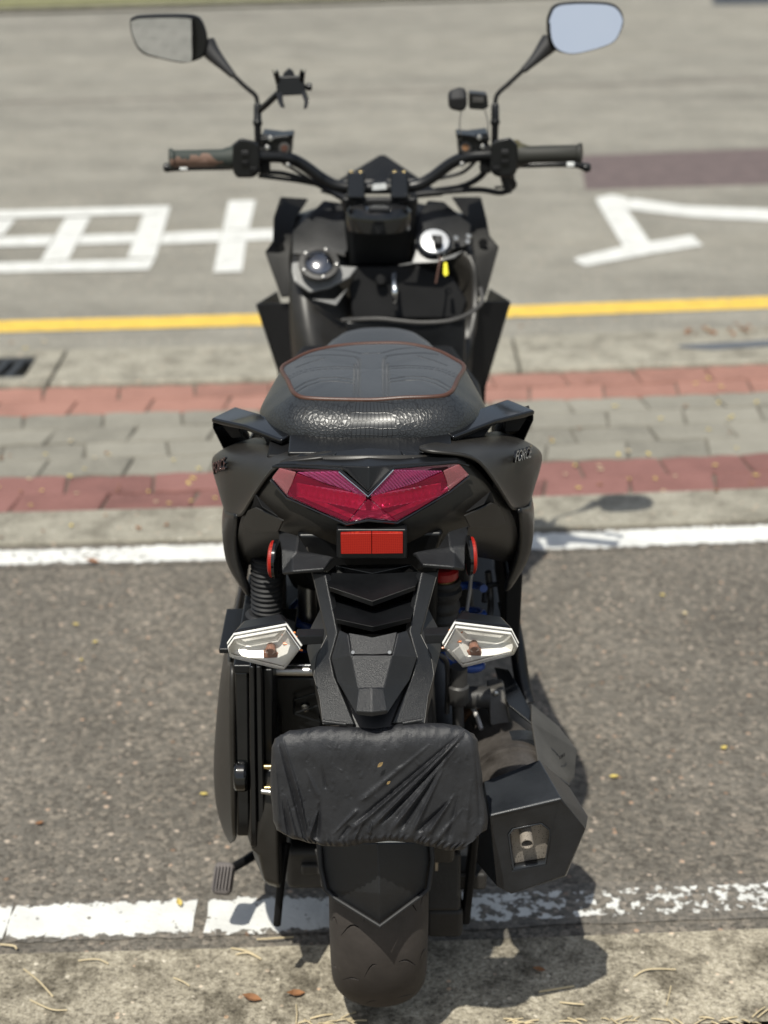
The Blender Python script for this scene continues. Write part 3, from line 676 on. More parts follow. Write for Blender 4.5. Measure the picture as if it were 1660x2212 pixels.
# drain hose, stand
tube('drain_hose', PP([(584, 1822, -.11), (584, 1842, -.125), (579, 1862, -.12), (583, 1893, -.12)]), [.0085, .009, .005, .0052], 'rubber', S, n=12, curve=14)
tube('stand_leg', [P(619, 1822, -.06), P(608, 1900, -.075), P(599, 1997, -.08)], [.0065, .0062, .0058], 'frame_black', S, n=12, curve=8)
sg = P(483, 1898, .06)
st = tube('stand_lever', [V((-.13, .24, .19)), V((-.185, .15, .12)), sg+V((.012, .012, .01))], [.009, .008, .007], 'frame_black', S, n=12, curve=10)
pd = box('pedal_rubber', tuple(sg), (.032, .05, .022), 'ribbed_rubber', st, rot=(.75, .05, -.1), bevel=.0095, seg=4)
for k in range(6): box('pedal_rib', tuple(sg+V((-.0125+k*.005, -.012, .012))), (.0018, .036, .004), 'ribbed_rubber', st, rot=(.75, .05, -.1), bevel=.0006)
box('gearbox_case', (-.095, .07, .158), (.11, .10, .075), 'cast_grey', S, bevel=.012)
box('gearbox_plug', (-.10, .017, .165), (.05, .012, .018), 'cast_grey', S, bevel=.004)

# ---- right: shock absorber, hoses
rs = P(958, 1262, .06)
rev('shock_collar', [(0, .018), (.004, .022), (.014, .022), (.018, .018)], P(957, 1244, .06)+V((0, 0, -.004)), V((0, 0, 1)), 'red_paint', S, 24)
rev('shock_adjuster', [(0, .019), (.02, .02), (.022, .016)], P(957, 1268, .06), V((0, 0, 1)), 'gold_zinc', S, 24)
rev('shock_cap', [(0, .023), (.006, .027), (.014, .027), (.02, .02)], P(957, 1290, .06), V((0, 0, 1)), 'rubber', S, 24)
rev('shock_boot', [(k*.005, .0235+.0018*math.sin(k*1.7)) for k in range(14)], P(957, 1338, .06), V((0, 0, 1)), 'rubber', S, 24)
tube('shock_rod', [P(956, 1336, .06), P(956, 1400, .06)], .011, 'cast_grey', S, n=16)
tube('shock_body', [P(992, 1440, .02), P(991, 1480, .02), P(990, 1500, .02)], .0125, 'cast_grey', S, n=18)
rev('damper_collar', [(0, .0135), (.003, .0155), (.028, .0155), (.031, .0125)], P(989, 1518, .02), V((.02, 0, 1)), 'cast_grey', S, 20)
tube('damper_rod', [P(989, 1515, .02), P(991, 1590, .02)], .0085, 'cast_grey', S, n=16)
tube('mount_tube', [P(1005, 1506, .05), P(1058, 1507, .05)], .0165, 'cast_grey', S, n=20)
for pts, r, mt in (([(1020, 1215, .12), (1016, 1270, .12), (1008, 1330, .12), (1012, 1362, .10)], .0028, 'wire'),
                   ([(1055, 1235, .15), (1060, 1290, .15), (1058, 1330, .12), (1042, 1360, .10)], .005, 'cast_grey'),
                   ([(1075, 1262, .15), (1052, 1268, .14), (1046, 1300, .12)], .004, 'rubber'),
                   ([(1082, 1300, .18), (1086, 1345, .16), (1040, 1365, .12), (1010, 1372, .1)], .005, 'rubber'),
                   ([(930, 1410, .0), (958, 1420, .0), (968, 1450, .02), (966, 1540, .02)], .004, 'cast_grey'),
                   ([(988, 1500, .06), (1022, 1530, .05), (1040, 1575, .02)], .0035, 'wire')):
    tube('hose', PP(pts), r, mt, S, n=10, curve=16)
tube('shock_spring', [P(1000, 1298, .10)+V((.03*math.cos(k*.3), .03*math.sin(k*.3), .02-.002*k)) for k in range(70)], .006, 'blue_paint', S, n=10)
for x, y in ((1003, 1323), (1010, 1324)): rev('hose_clip', [(0, .004), (.006, .004)], P(x-2, y, .09), V((0, -1, 0)), 'steel', S, 12)
prism('inner_cover', PP([(1092, 1240, .12), (1130, 1240, .12), (1120, 1440, .12), (1090, 1380, .12)]), .25, 'frame_black', S, bevel=.004)
tube('frame_rail', PP([(1105, 1330, .2), (1118, 1400, .16), (1128, 1470, .14), (1140, 1520, .12)]), .012, 'satin_black', S, n=14, curve=10)

# ---- exhaust
mz = P(1158, 1830, -.27)
Ebody = rev('muffler', [(0, .03), (.008, .05), (.03, .058), (.1, .06), (.101, .0635), (.112, .0635), (.113, .06), (.25, .06), (.30, .045), (.36, .025)], P(1135, 1770, -.16)+V((0, .0, -.005)), V((-.08, 1, -.10)), 'exhaust_barrel', S, 40)
rev('muffler_band', [(0, .0612), (.0, .0655), (.03, .0655), (.03, .0612)], P(1128, 1700, -.05)+V((0, .02, -.002)), V((-.08, 1, -.10)), 'exhaust_black', Ebody, 40)
tube('header_pipe', [V((.165, .17, .33)), V((.12, .35, .28)), V((.05, .5, .3))], .02, 'rust', Ebody, n=16, curve=12)
rev('rust_ring', [(0, .05), (.004, .058), (.014, .058), (.018, .05)], P(1066, 1600, .10), V((-.08, 1, -.1)), 'rust', Ebody, 36)
# faceted end cap
fr = PP([(1058, 1762, -.285), (1213, 1725, -.275), (1265, 1790, -.25), (1222, 1890, -.235), (1105, 1931, -.245), (1074, 1915, -.25)])
mdl = [P(1046, 1688, -.20), P(1165, 1641, -.19), P(1232, 1700, -.18), P(1271, 1764, -.19), P(1266, 1790, -.21), P(1224, 1893, -.20), P(1105, 1931, -.205), P(1029, 1862, -.18)]
capv = fr + mdl
ec = mesh('end_cap', capv, [(0, 6, 7, 1), (1, 7, 8, 9), (1, 9, 10, 2), (2, 10, 11, 3), (3, 11, 12, 4), (4, 12, 13, 5), (5, 13, 6, 0)], 'exhaust_black', Ebody, thick=.004, bevel=.007, seg=4, face_eye=True)
# front face as a frame round the recessed outlet
inn = PP([(1098, 1803, -.268), (1108, 1790, -.268), (1170, 1778, -.262), (1189, 1793, -.258), (1190, 1812, -.257), (1180, 1868, -.247), (1108, 1881, -.252)])
fc = [0, 1, 2, 3, 4, 5]; o6 = fr; fv = o6 + inn; n6 = 6
ff = [(0, 1, 8, 7), (0, 7, 6), (1, 2, 10, 9), (1, 9, 8), (2, 3, 11, 10), (3, 4, 12, 11), (4, 5, 12), (5, 0, 6, 12)]
mesh('end_face', fv, ff, 'exhaust_black', ec, thick=.005, bevel=.002, face_eye=True, ang=40)
ib = [p+V((.002, .016, -.001)) for p in inn]
mesh('outlet_well', inn+ib, [(i, (i+1) % 7, 7+(i+1) % 7, 7+i) for i in range(7)], 'exhaust_black', ec, thick=.002, recalc=True)
plain('soot_plate', (.33, .29, .25), .6, metal=.3, var=.45, grain=240, bump=.5)
def speck():
    m = M['soot_plate']; n = m.node_tree.nodes; l = m.node_tree.links; b = n['Principled BSDF']
    tc = n.new('ShaderNodeTexCoord'); vo = N(n, 'ShaderNodeTexVoronoi', Scale=330.0); l.new(tc.outputs['Object'], vo.inputs['Vector'])
    r = ramp(n, [(.16, (.01, .009, .008)), (.26, (.3, .265, .225))]); l.new(vo.outputs['Distance'], r.inputs[0]); l.new(r.outputs[0], b.inputs['Base Color'])
speck()
mesh('outlet_plate', ib+[p+V((0, .004, 0)) for p in ib], [tuple(range(7)), tuple(range(13, 6, -1))]+[(i, (i+1) % 7, 7+(i+1) % 7, 7+i) for i in range(7)], 'soot_plate', ec)
op = P(1139, 1824, -.272); dr = V((.03, -1, -.22)).normalized()
rev('outlet_pipe', [(-.03, .0085), (0, .0085), (0, .0072), (-.025, .0072)], op, dr, 'soot_plate', ec, 24)
rev('pipe_bore', [(-.022, .0071), (-.02, .0071)], op, dr, 'frame_black', ec, 20)
# heat shields and hanger
hsd = facets('heat_shield', PP([(1149, 1520, .05), (1207, 1568, .04), (1247, 1619, .0), (1242, 1681, -.03), (1231, 1698, -.05), (1176, 1661, -.09), (1163, 1643, -.08), (1150, 1560, -.01)]),
       [(0, 1, 2, 7), (7, 2, 3, 5), (7, 5, 6), (3, 4, 5)], 'heat_shield', S, thick=.003, bevel=.0012)
facets('shield_lip', PP([(1176, 1661, -.092), (1231, 1698, -.052), (1242, 1681, -.032), (1215, 1660, -.03), (1185, 1652, -.07)]), [(0, 1, 2, 3, 4)], 'exhaust_black', S, thick=.003, bevel=.001)
facets('upper_shield', PP([(1068, 1440, .16), (1100, 1446, .14), (1151, 1542, .02), (1152, 1565, .0), (1098, 1521, .03), (1080, 1480, .1), (1126, 1492, .08)]), [(0, 1, 6, 5), (5, 6, 4), (6, 2, 3, 4)], 'satin_black', S, thick=.004, bevel=.0015)
prism('hanger', PP([(1054, 1488, .06), (1090, 1488, .06), (1105, 1573, .03), (1058, 1568, .03)]), .03, 'heat_shield', S, bevel=.003)
facets('hanger_foot', PP([(1058, 1568, .028), (1106, 1573, .028), (1108, 1590, .02), (1058, 1592, .02)]), [(0, 1, 2, 3)], 'exhaust_black', S, thick=.004)
for x, y in ((1071, 1497), (1078, 1541)): rev('screw', [(0, .004), (.003, .004), (.004, .002)], P(x, y, .055), V((0, -1, .2)), 'steel', S, 12)

_a, _b, _c3 = P(1247, 1619, .0), P(1242, 1681, -.03), P(1176, 1661, -.09)
_n = (_b-_a).cross(_c3-_a).normalized(); _n = _n if _n.dot(EYE-_a) > 0 else -_n
def on_shield(x, y):
    d = (P(x, y, 0)-EYE).normalized(); return EYE + d*((_a-EYE).dot(_n)/d.dot(_n)) + _n*.0018
SHIELD_TEXT = (on_shield(1207, 1641), on_shield(1232, 1622), _n)
# ---- rear hugger
hg = PP([(689, 1822, -.245), (815, 1822, -.292), (932, 1820, -.245), (692, 1873, -.252), (819, 1873, -.30), (935, 1860, -.252), (703, 1922, -.262), (820, 1930, -.307), (926, 1921, -.262), (724, 1942, -.268), (821, 2003, -.305), (905, 1940, -.268)])
hug = facets('rear_hugger', hg, [(0, 1, 4, 3), (1, 2, 5, 4), (3, 4, 7, 6), (4, 5, 8, 7), (6, 7, 10, 9), (7, 8, 11, 10)], 'grain_black', S, thick=.004, bevel=.003, seg=3, ang=12)
lip = PP([(690, 1824, -.25), (693, 1873, -.257), (704, 1921, -.267), (725, 1941, -.273), (821, 2001, -.311), (905, 1939, -.273), (926, 1920, -.267), (935, 1860, -.257), (932, 1822, -.25)])
tube('hugger_lip', lip, .0034, 'rubber', hug, n=10)
for s, xx in ((0, 690), (1, 934)):
    a = P(xx, 1840, -.248); facets('hugger_side', [a, P(703 if s == 0 else 926, 1922, -.262), V((-.007+(-.078 if s == 0 else .078), -.16, .36)), V((-.007+(-.078 if s == 0 else .078), -.13, .46))], [(0, 1, 2, 3)], 'grain_black', hug)

# ---- number plate holder
Lo = [(674, 1236, -.178), (706, 1374, -.228), (684, 1418, -.248), (677, 1462, -.270), (690, 1508, -.29), (697, 1566, -.312)]
Li = [(703, 1239, -.186), (728, 1366, -.238), (713, 1422, -.262), (722, 1462, -.28), (742, 1508, -.298), (766, 1566, -.317)]
rows_l = [[P(*a), P(*b)] for a, b in zip(Lo, Li)]
def band(rows):
    v = [p for r in rows for p in r]; k = len(rows[0])
    return v, [(i*k+j, i*k+j+1, (i+1)*k+j+1, (i+1)*k+j) for i in range(len(rows)-1) for j in range(k-1)]
v, f = band(rows_l); ph = facets('plate_holder', v, f, 'grain_black', S, thick=.012, bevel=.002)
cR = 805
rows_r = [[P(2*cR-a[0]+(6 if i else 12), a[1]-3, a[2]), P(2*cR-b[0]+4, b[1]-3, b[2])] for i, (a, b) in enumerate(zip(Lo, Li))]
v, f = band(rows_r); facets('holder_arm', v, f, 'grain_black', ph, thick=.012, bevel=.002)
# side walls of the arms
for rows_, sg_ in ((rows_l, -1), (rows_r, 1)):
    rr = [[r[0], r[0]+V((sg_*.010, .05, .012))] for r in rows_]
    v, f = band(rr); facets('holder_side', v, f, 'matte_black', ph, thick=.003, bevel=.001)
# lower apron between the arms, under the pod
v, f = band([[P(712, 1420, -.252), P(805, 1420, -.252), P(905, 1418, -.252)], [P(730, 1480, -.272), P(806, 1480, -.275), P(890, 1478, -.272)], [P(760, 1540, -.296), P(808, 1545, -.302), P(868, 1538, -.296)], [P(764, 1600, -.318), P(812, 1612, -.324), P(866, 1598, -.318)]])
facets('holder_apron', v, f, 'satin_black', ph, thick=.004, bevel=.001)
for a, b in (((697, 1558, -.318), (748, 1564, -.322)), ((870, 1562, -.322), (912, 1555, -.318))):
    tube('holder_edge', PP([a, b]), .0022, 'grain_black', ph, n=10)
# louvres: three chevron steps
def louvre(yl, yr, yv, yt, ytv, xl, xr, xv, Y0, Y1, mat='satin_black'):
    tl, tv, tr = P(xl-8, yt, Y0), P(xv, ytv, Y0-.012), P(xr+8, yt-2, Y0)
    bl, bv, br = P(xl+8, yl, Y1), P(xv, yv, Y1-.014), P(xr-8, yr, Y1)
    l2, v2, r2 = bl+V((0, .002, -.007)), bv+V((0, .002, -.008)), br+V((0, .002, -.007))
    b3, v3, r3 = l2+V((0, .05, 0)), v2+V((0, .05, .0)), r2+V((0, .05, 0))
    return facets('louvre', [tl, tv, tr, bl, bv, br, l2, v2, r2, b3, v3, r3], [(0, 1, 4, 3), (1, 2, 5, 4), (3, 4, 7, 6), (4, 5, 8, 7), (6, 7, 10, 9), (7, 8, 11, 10)], mat, ph, thick=.002, bevel=.0022, seg=3)
louvre(1268, 1266, 1299, 1236, 1240, 704, 906, 805, -.165, -.208)
louvre(1337, 1335, 1354, 1292, 1318, 718, 896, 806, -.19, -.238)
facets('louvre', PP([(702, 1240, -.15), (724, 1222, -.16), (890, 1220, -.16), (910, 1238, -.15), (805, 1258, -.178), (805, 1238, -.178)]), [(0, 1, 5, 4), (1, 2, 5), (2, 3, 4, 5)], 'gloss_black', ph, thick=.003, bevel=.0012)
facets('holder_backing', PP([(695, 1235, -.14), (912, 1235, -.14), (895, 1372, -.20), (720, 1372, -.20)]), [(0, 1, 2, 3)], 'gloss_black', ph, thick=.003)
# pod with raised centre and nose
pv = PP([(733, 1360, -.243), (752, 1369, -.256), (860, 1367, -.256), (880, 1361, -.243), (903, 1418, -.268), (849, 1414, -.283), (759, 1414, -.283), (715, 1422, -.268),
         (774, 1488, -.320), (830, 1488, -.320), (886, 1470, -.290), (728, 1472, -.290), (768, 1536, -.345), (838, 1534, -.345), (772, 1545, -.343), (803, 1549, -.349), (836, 1543, -.343), (803, 1484, -.325), (803, 1538, -.351), (768, 1400, -.268), (848, 1398, -.268)])
pf = [(0, 1, 6, 7), (2, 3, 4, 5), (7, 6, 8, 11), (5, 4, 10, 9), (6, 5, 9, 17, 8), (8, 17, 18, 12), (17, 9, 13, 18), (12, 18, 15, 14), (18, 13, 16, 15), (11, 8, 12, 14), (9, 10, 16, 13)]
pod = facets('holder_pod', pv, pf, 'grain_black', ph, thick=.004, bevel=.0024, seg=3, ang=8)
facets('pod_panel', PP([(753, 1366, -.252), (806, 1376, -.26), (859, 1364, -.252), (849, 1412, -.276), (805, 1414, -.283), (760, 1413, -.276)]), [(0, 1, 4, 5), (1, 2, 3, 4)], 'grain_black', pod, thick=.003, bevel=.0012)
for x in (757, 848): rev('screw', [(0, .0025), (.0015, .0022)], P(x+ (6 if x < 800 else -6), 1409, -.284), V((0, -1, .5)), 'steel', pod, 10)
# white plate, only its lower edge shows below the cover
prism('number_plate', PP([(612, 1600, -.312), (1010, 1596, -.312), (1022, 1795, -.322), (614, 1800, -.322)]), .003, 'plate_white', S, bevel=.001)
prism('plate_edge', PP([(795, 1812, -.338), (878, 1811, -.338), (878, 1820, -.338), (795, 1821, -.338)]), .006, 'plate_white', S, bevel=.0005)

# ---- turn signals
def signal(name, outl, stalk, sgn):
    o = PP([(x, y, -.335+.022*abs(x-(650 if sgn < 0 else 959))/155) for x, y in outl]); n_ = len(o); c = sum(o, V())/n_
    hs = prism(name, [p+V((0, .020, 0)) for p in o], .035, 'satin_black', S, bevel=.004, shrink=.72)
    for k in range(3):   # stacked rim lines
        rim_ = [c+(p-c)*(1.0-.02*k)+V((0, .010-.0045*k, 0)) for p in o]
        tube('lens_rim', rim_+[rim_[0]], .0017, 'lens_clear' if k == 1 else 'reflector_silver', hs, n=8)
    # reflector bowl with ribs
    rb = [c+(p-c)*.96+V((0, .006, 0)) for p in o]; ri = [c+(p-c)*.45+V((0, .016, 0)) for p in o]
    mesh('bowl', rb+ri, [(i, (i+1) % n_, n_+(i+1) % n_, n_+i) for i in range(n_)]+[tuple(range(n_, 2*n_))], 'reflector_silver', hs, smooth=False, thick=.001)
    cc = c+V((sgn*-.012, -.002, -.003))
    tube('bulb', [cc+V((0, .012, 0)), cc+V((0, .002, 0)), cc+V((0, -.003, 0))], [.0055, .0062, .003], 'bulb_red', hs, n=16)
    bx_ = box('bulb_holder', tuple(cc+V((0, .012, -.010))), (.018, .008, .008), 'bulb_red', hs, bevel=.001)
    ix = min(o, key=lambda p: sgn*p.x)     # inboard fan of amber streaks
    for k in range(5):
        a = math.radians(100+k*26)
        d = V((math.cos(a)*-sgn*-1, 0, math.sin(a)))
        base = c+V((-sgn*.026, .004, .004))
        tube('amber_streak', [base+V((-sgn*.006*abs(math.sin(k)), 0, .004+.004*(4-k)-.008)), base+V((-sgn*(.016+.002*k), -.002, .016-.006*k))], .0012, 'orange', hs, n=6)
    # louvred upper band and lower shelf inside the lens
    top = sorted(o, key=lambda p: -p.z)[:2]; a, b = top if top[0].x < top[1].x else top[::-1]
    for k in range(26):
        t = .06+.88*k/25; p = a.lerp(b, t); q_ = c+(p-c)*.94; r_ = c+(p-c)*.62
        tube('band_rib', [q_+V((0, .0015, 0)), r_+V((0, .0015, 0))], .0008, 'reflector_silver', hs, n=5)
    lf = [c+(p-c)*.97+V((0, -.004, 0)) for p in o]; li = [c+(p-c)*.80+V((0, -.0105, 0)) for p in o]
    mesh('lens', [c+(p-c)*.99+V((0, .008, 0)) for p in o]+lf+li, [(i, (i+1) % n_, n_+(i+1) % n_, n_+i) for i in range(n_)]+[(n_+i, n_+(i+1) % n_, 2*n_+(i+1) % n_, 2*n_+i) for i in range(n_)]+[tuple(range(2*n_, 3*n_))], 'lens_clear', hs, bevel=.001)
    s = PP(stalk); st_ = mesh('stalk', s+[p+V((0, .02, 0)) for p in s], [(0, 1, 2, 3), (7, 6, 5, 4)]+[(i, 4+i, 4+(i+1) % 4, (i+1) % 4) for i in range(4)], 'grain_black', hs, bevel=.002)
    sx = (s[1] if sgn < 0 else s[0]); rev('screw', [(0, .003), (.002, .003)], sx+V((sgn*.005, -.0005, -.006)), V((0, -1, 0)), 'frame_black', hs, 12)
    return hs
signal('turn_signal', [(492, 1398), (505, 1379), (619, 1358), (650, 1402), (616, 1446), (495, 1417)], [(640, 1374, -.30), (700, 1373, -.265), (698, 1392, -.265), (642, 1396, -.30)], -1)
signal('turn_signal', [(959, 1398), (983, 1354), (1106, 1369), (1120, 1397), (1112, 1412), (998, 1440)], [(917, 1371, -.265), (970, 1370, -.30), (968, 1391, -.30), (919, 1392, -.265)], 1)

# ---- tail: fairing, lamp, reflectors
T = [[(606, 990, -.10), (660, 984, -.115), (730, 985, -.13), (800, 985, -.138), (868, 984, -.13), (940, 982, -.115), (1000, 985, -.10)],
     [(577, 1022, -.095), (640, 1020, -.12), (720, 1040, -.135), (800, 1045, -.14), (880, 1038, -.135), (960, 1018, -.12), (1036, 1016, -.095)],
     [(548, 1066, -.085), (620, 1085, -.13), (710, 1100, -.145), (798, 1108, -.152), (885, 1098, -.145), (975, 1078, -.13), (1068, 1056, -.085)],
     [(521, 1113, -.062), (590, 1118, -.115), (700, 1138, -.15), (800, 1143, -.158), (895, 1137, -.15), (1010, 1112, -.115), (1100, 1096, -.062)],
     [(514, 1152, -.03), (580, 1152, -.09), (690, 1165, -.135), (801, 1168, -.145), (910, 1163, -.135), (1020, 1146, -.09), (1118, 1136, -.03)],
     [(515, 1192, .0), (575, 1175, -.055), (680, 1200, -.10), (802, 1215, -.12), (925, 1198, -.10), (1030, 1170, -.055), (1122, 1182, .0)],
     [(530, 1232, .04), (585, 1200, .02), (690, 1205, .03), (802, 1215, .03), (915, 1203, .03), (1020, 1195, .02), (1115, 1225, .04)]]
tail = grid('tail_fairing', [PP(r) for r in T], 'matte_black', S, thick=.004, sub=2)
# crease wings on the fairing
for pts in ([(550, 1068, -.093), (566, 1096, -.113), (600, 1118, -.127), (545, 1098, -.084)], [(1062, 1062, -.093), (1046, 1090, -.113), (1008, 1108, -.127), (1070, 1090, -.084)]):
    facets('fairing_vent', PP(pts), [(0, 1, 2), (0, 2, 3)], 'frame_black', tail, thick=.002, bevel=.0008)
for s_, c_ in ((0, 0), (1, 1)):
    w_ = [(534, 1104, -.082), (552, 1096, -.098), (612, 1124, -.133), (600, 1150, -.125), (545, 1150, -.082), (522, 1140, -.06)]
    if c_: w_ = mir(w_, 808, -10)
    facets('fairing_flank', PP(w_), [(0, 1, 2, 3, 4, 5)] if False else [(0, 1, 4, 5), (1, 2, 3, 4)], 'matte_black', tail, thick=.003, bevel=.004, seg=3)
# side panels
def side_panel(c, m, dy):
    G = [[(726, 974, -.085), (640, 962, -.02), (580, 948, .03), (530, 940, .10)],
         [(726, 984, -.125), (640, 983, -.085), (560, 970, -.03), (488, 944, .07)],
         [(660, 990, -.125), (606, 994, -.105), (530, 990, -.045), (440, 976, .05)],
         [(606, 992, -.112), (572, 1022, -.097), (515, 1022, -.045), (433, 994, .045)],
         [(576, 1024, -.105), (552, 1056, -.09), (510, 1055, -.045), (440, 1026, .04)],
         [(548, 1066, -.095), (533, 1088, -.075), (505, 1088, -.035), (455, 1074, .035)],
         [(521, 1113, -.07), (514, 1116, -.05), (498, 1117, -.02), (476, 1117, .03)]]
    rows = []
    for r in G:
        rr = mir(r, c, dy) if m else r
        p = PP(rr); a = p[-1]; s_ = 1 if m else -1
        rows.append(p+[V((a.x-.012*s_, .26, min(a.z, .75)-.012)), V((a.x-.04*s_, .52, min(a.z-.06, .64)))])
    return grid('side_panel', rows, 'matte_black', S, thick=.004, sub=2)
spl = side_panel(0, False, 0); spr = side_panel(814.5, True, -14)
def lower_panel(c, m, dy):
    G = [[(519, 1108, -.055), (505, 1108, -.025), (480, 1108, .02)], [(516, 1130, -.035), (500, 1132, -.012), (475, 1135, .02)], [(514, 1160, -.02), (499, 1165, -.005), (474, 1172, .02)], [(516, 1198, .0), (502, 1204, .005), (478, 1212, .03)],
         [(530, 1240, .02), (516, 1242, .02), (496, 1242, .04)], [(550, 1288, .04), (540, 1284, .04), (524, 1276, .05)]]
    rows = []
    for r in G:
        rr = mir(r, c, dy) if m else r
        p = PP(rr); a = p[-1]; s_ = 1 if m else -1
        rows.append(p+[V((a.x-.006*s_, .26, a.z-.0)), V((a.x-.03*s_, .55, a.z-.05))])
    return grid('lower_panel', rows, 'satin_black', S, thick=.004, sub=1, smooth=True)
lower_panel(0, False, 0); lower_panel(817, True, -12)
# raised lettering on the side panels
def emblem(p0, p1, nrm, sz, par):
    ex = (p1-p0).normalized(); ez = nrm.normalized(); ey = ez.cross(ex).normalized(); ez = ex.cross(ey)
    m_ = Matrix((ex, ey, ez)).transposed().to_4x4(); m_.translation = p0
    return text_mesh('emblem', 'FORCE', sz, .0013, 'gloss_black', par, m_, .35)
_p0, _p1, _nn = SHIELD_TEXT
_ex = (_p1-_p0).normalized(); _ey = _nn.cross(_ex).normalized(); _m = Matrix((_ex, _ey, _nn)).transposed().to_4x4(); _m.translation = _p0
text_mesh('stamped_code', 'FORCE', .0062, .0002, 'frame_black', hsd, _m, .1)
emblem(P(463, 1024, .03), P(502, 1006, -.045), V((-.9, -.42, .1)), .021, spl)
emblem(P(1110, 999, -.06), P(1166, 981, .03), V((.85, -.5, .1)), .021, spr)
# tail cap above the lamp
cap = facets('tail_cap', PP([(590, 1003, -.115), (640, 1002, -.13), (738, 1006, -.15), (796, 1062, -.172), (856, 1004, -.15), (990, 995, -.13), (1010, 1000, -.115), (726, 974, -.10), (872, 972, -.10), (797, 967, -.105), (797, 1008, -.163), (640, 990, -.115), (985, 984, -.112)]),
             [(0, 11, 1), (11, 7, 2, 1), (7, 9, 10, 2), (9, 8, 4, 10), (2, 10, 3), (10, 4, 3), (8, 12, 5, 4), (12, 6, 5)], 'satin_black', S, thick=.004, bevel=.002, seg=3, ang=10)
for m_ in (0, 1):
    tr = [(650, 978, -.09), (690, 990, -.11), (700, 984, -.112), (728, 976, -.105), (722, 985, -.122), (690, 996, -.128), (640, 988, -.10)]
    if m_: tr = mir(tr, 797, -4)
    facets('tail_trim', PP(tr), [(0, 1, 5, 6), (1, 2, 3, 4, 5)], 'satin_black', cap, thick=.003, bevel=.001)
box('seat_hinge_cover', tuple(P(800, 966, -.06)), (.21, .05, .012), 'satin_black', S, rot=(.12, 0, 0), bevel=.003)
box('seat_base', tuple(P(804, 957, -.01)), (.27, .12, .014), 'frame_black', S, bevel=.004)
# lamp
LY = lambda x: -.178+.055*(abs(x-798)/210)**1.6
lampL = [(604, 1012), (731, 1019), (796, 1071), (796, 1119), (750, 1129), (620, 1070), (588, 1033)]
bez_l = [(588, 1034), (604, 1011), (732, 1016), (796, 1068), (850, 1013), (992, 1002), (1013, 1026), (970, 1061), (858, 1128), (796, 1120), (750, 1131), (620, 1073)]
bz = PP([(x, y, LY(x)+.004) for x, y in bez_l]); bc = sum(bz, V())/len(bz)
lamp = mesh('tail_light', bz+[bc+(p-bc)*.86+V((0, .016, -.006)) for p in bz], [(i, (i+1) % 12, 12+(i+1) % 12, 12+i) for i in range(12)]+[tuple(range(12, 24))], 'reflector_back', S, smooth=False)
lw = PP([(620, 1076, LY(620)+.002), (750, 1133, LY(750)+.001), (796, 1123, LY(796)-.001), (858, 1130, LY(858)+.001), (971, 1064, LY(971)+.002), (1014, 1029, LY(1014)+.002)])
tube('lamp_trim', [P(586, 1036, LY(586)+.002)]+lw, .0022, 'gloss_black', lamp, n=8)
tube('lamp_trim', PP([(590, 1008, LY(590)+.003), (640, 1008, LY(640)+.002), (733, 1014, LY(733)+.002), (796, 1067, LY(796)+.001), (852, 1011, LY(852)+.002), (987, 999, LY(987)+.002), (1012, 1006, LY(1012)+.003)]), .0018, 'satin_black', lamp, n=8)
def lens(name, pts, mat, dz=0):
    f = PP([(x, y, LY(x)+dz) for x, y in pts]); n_ = len(f); b_ = [p+V((0, .003, 0)) for p in f]
    return mesh(name, f+b_, [tuple(range(n_)), tuple(range(2*n_-1, n_-1, -1))]+[(i, (i+1) % n_, n_+(i+1) % n_, n_+i) for i in range(n_)], mat, lamp, bevel=.0012)
lens('side_lens', [(588, 1033), (604, 1012), (640, 1021), (631, 1046), (620, 1070)], 'lens_smoke')
lens('side_lens', [(958, 1018), (992, 1003), (1013, 1026), (971, 1060), (964, 1036)], 'lens_smoke')
lens('upper_lens', [(641, 1021), (728, 1019), (794, 1071), (790, 1073), (700, 1042)], 'lens_pink')
lens('upper_lens', [(957, 1018), (852, 1016), (798, 1071), (802, 1073), (900, 1042)], 'lens_pink')
lens('red_lens', [(641, 1023), (700, 1044), (788, 1074), (793, 1078), (752, 1128), (690, 1103), (621, 1070), (631, 1046)], 'lens_red')
lens('red_lens', [(957, 1020), (900, 1044), (804, 1074), (799, 1078), (856, 1126), (900, 1103), (970, 1060), (964, 1037)], 'lens_red')
lens('centre_lens', [(796, 1079), (754, 1128), (774, 1123), (796, 1118), (830, 1122), (855, 1126)], 'lens_red', -.002)
tube('lens_seam', PP([(732, 1019, LY(732)-.001), (796, 1073, LY(796)-.002), (851, 1015, LY(851)-.001)]), .0009, 'chrome', lamp, n=6)
# reflector bowls behind the red lenses
for s in (-1, 1):
    rows = []
    for i in range(9):
        v_ = i/8; r_ = []
        for j in range(34):
            u_ = j/33
            x0 = 797+s*(6+u_*150); yc = 1086-28*u_+(v_-.5)*(34-6*u_)
            rib = .006*abs(math.sin((u_*11 + (v_-.5)**2*3.2)*math.pi/1.0))
            r_.append(P(x0, yc, LY(x0)+.0085+.005*(1-(2*v_-1)**2)-rib*.7))
        rows.append(r_)
    grid('reflector_bowl', rows, 'lamp_chrome', lamp, thick=.001, sub=0, smooth=True)
    rows = [[P(797+s*(18+u_*120/11), 1119-u_*52/11+(v_*10), LY(797+s*(18+u_*11))+.009-.004*abs(math.sin(u_*1.9+v_))) for u_ in range(12)] for v_ in (0, .5, 1)]
    grid('reflector_step', rows, 'lamp_chrome', lamp, thick=.001, sub=0, smooth=False)
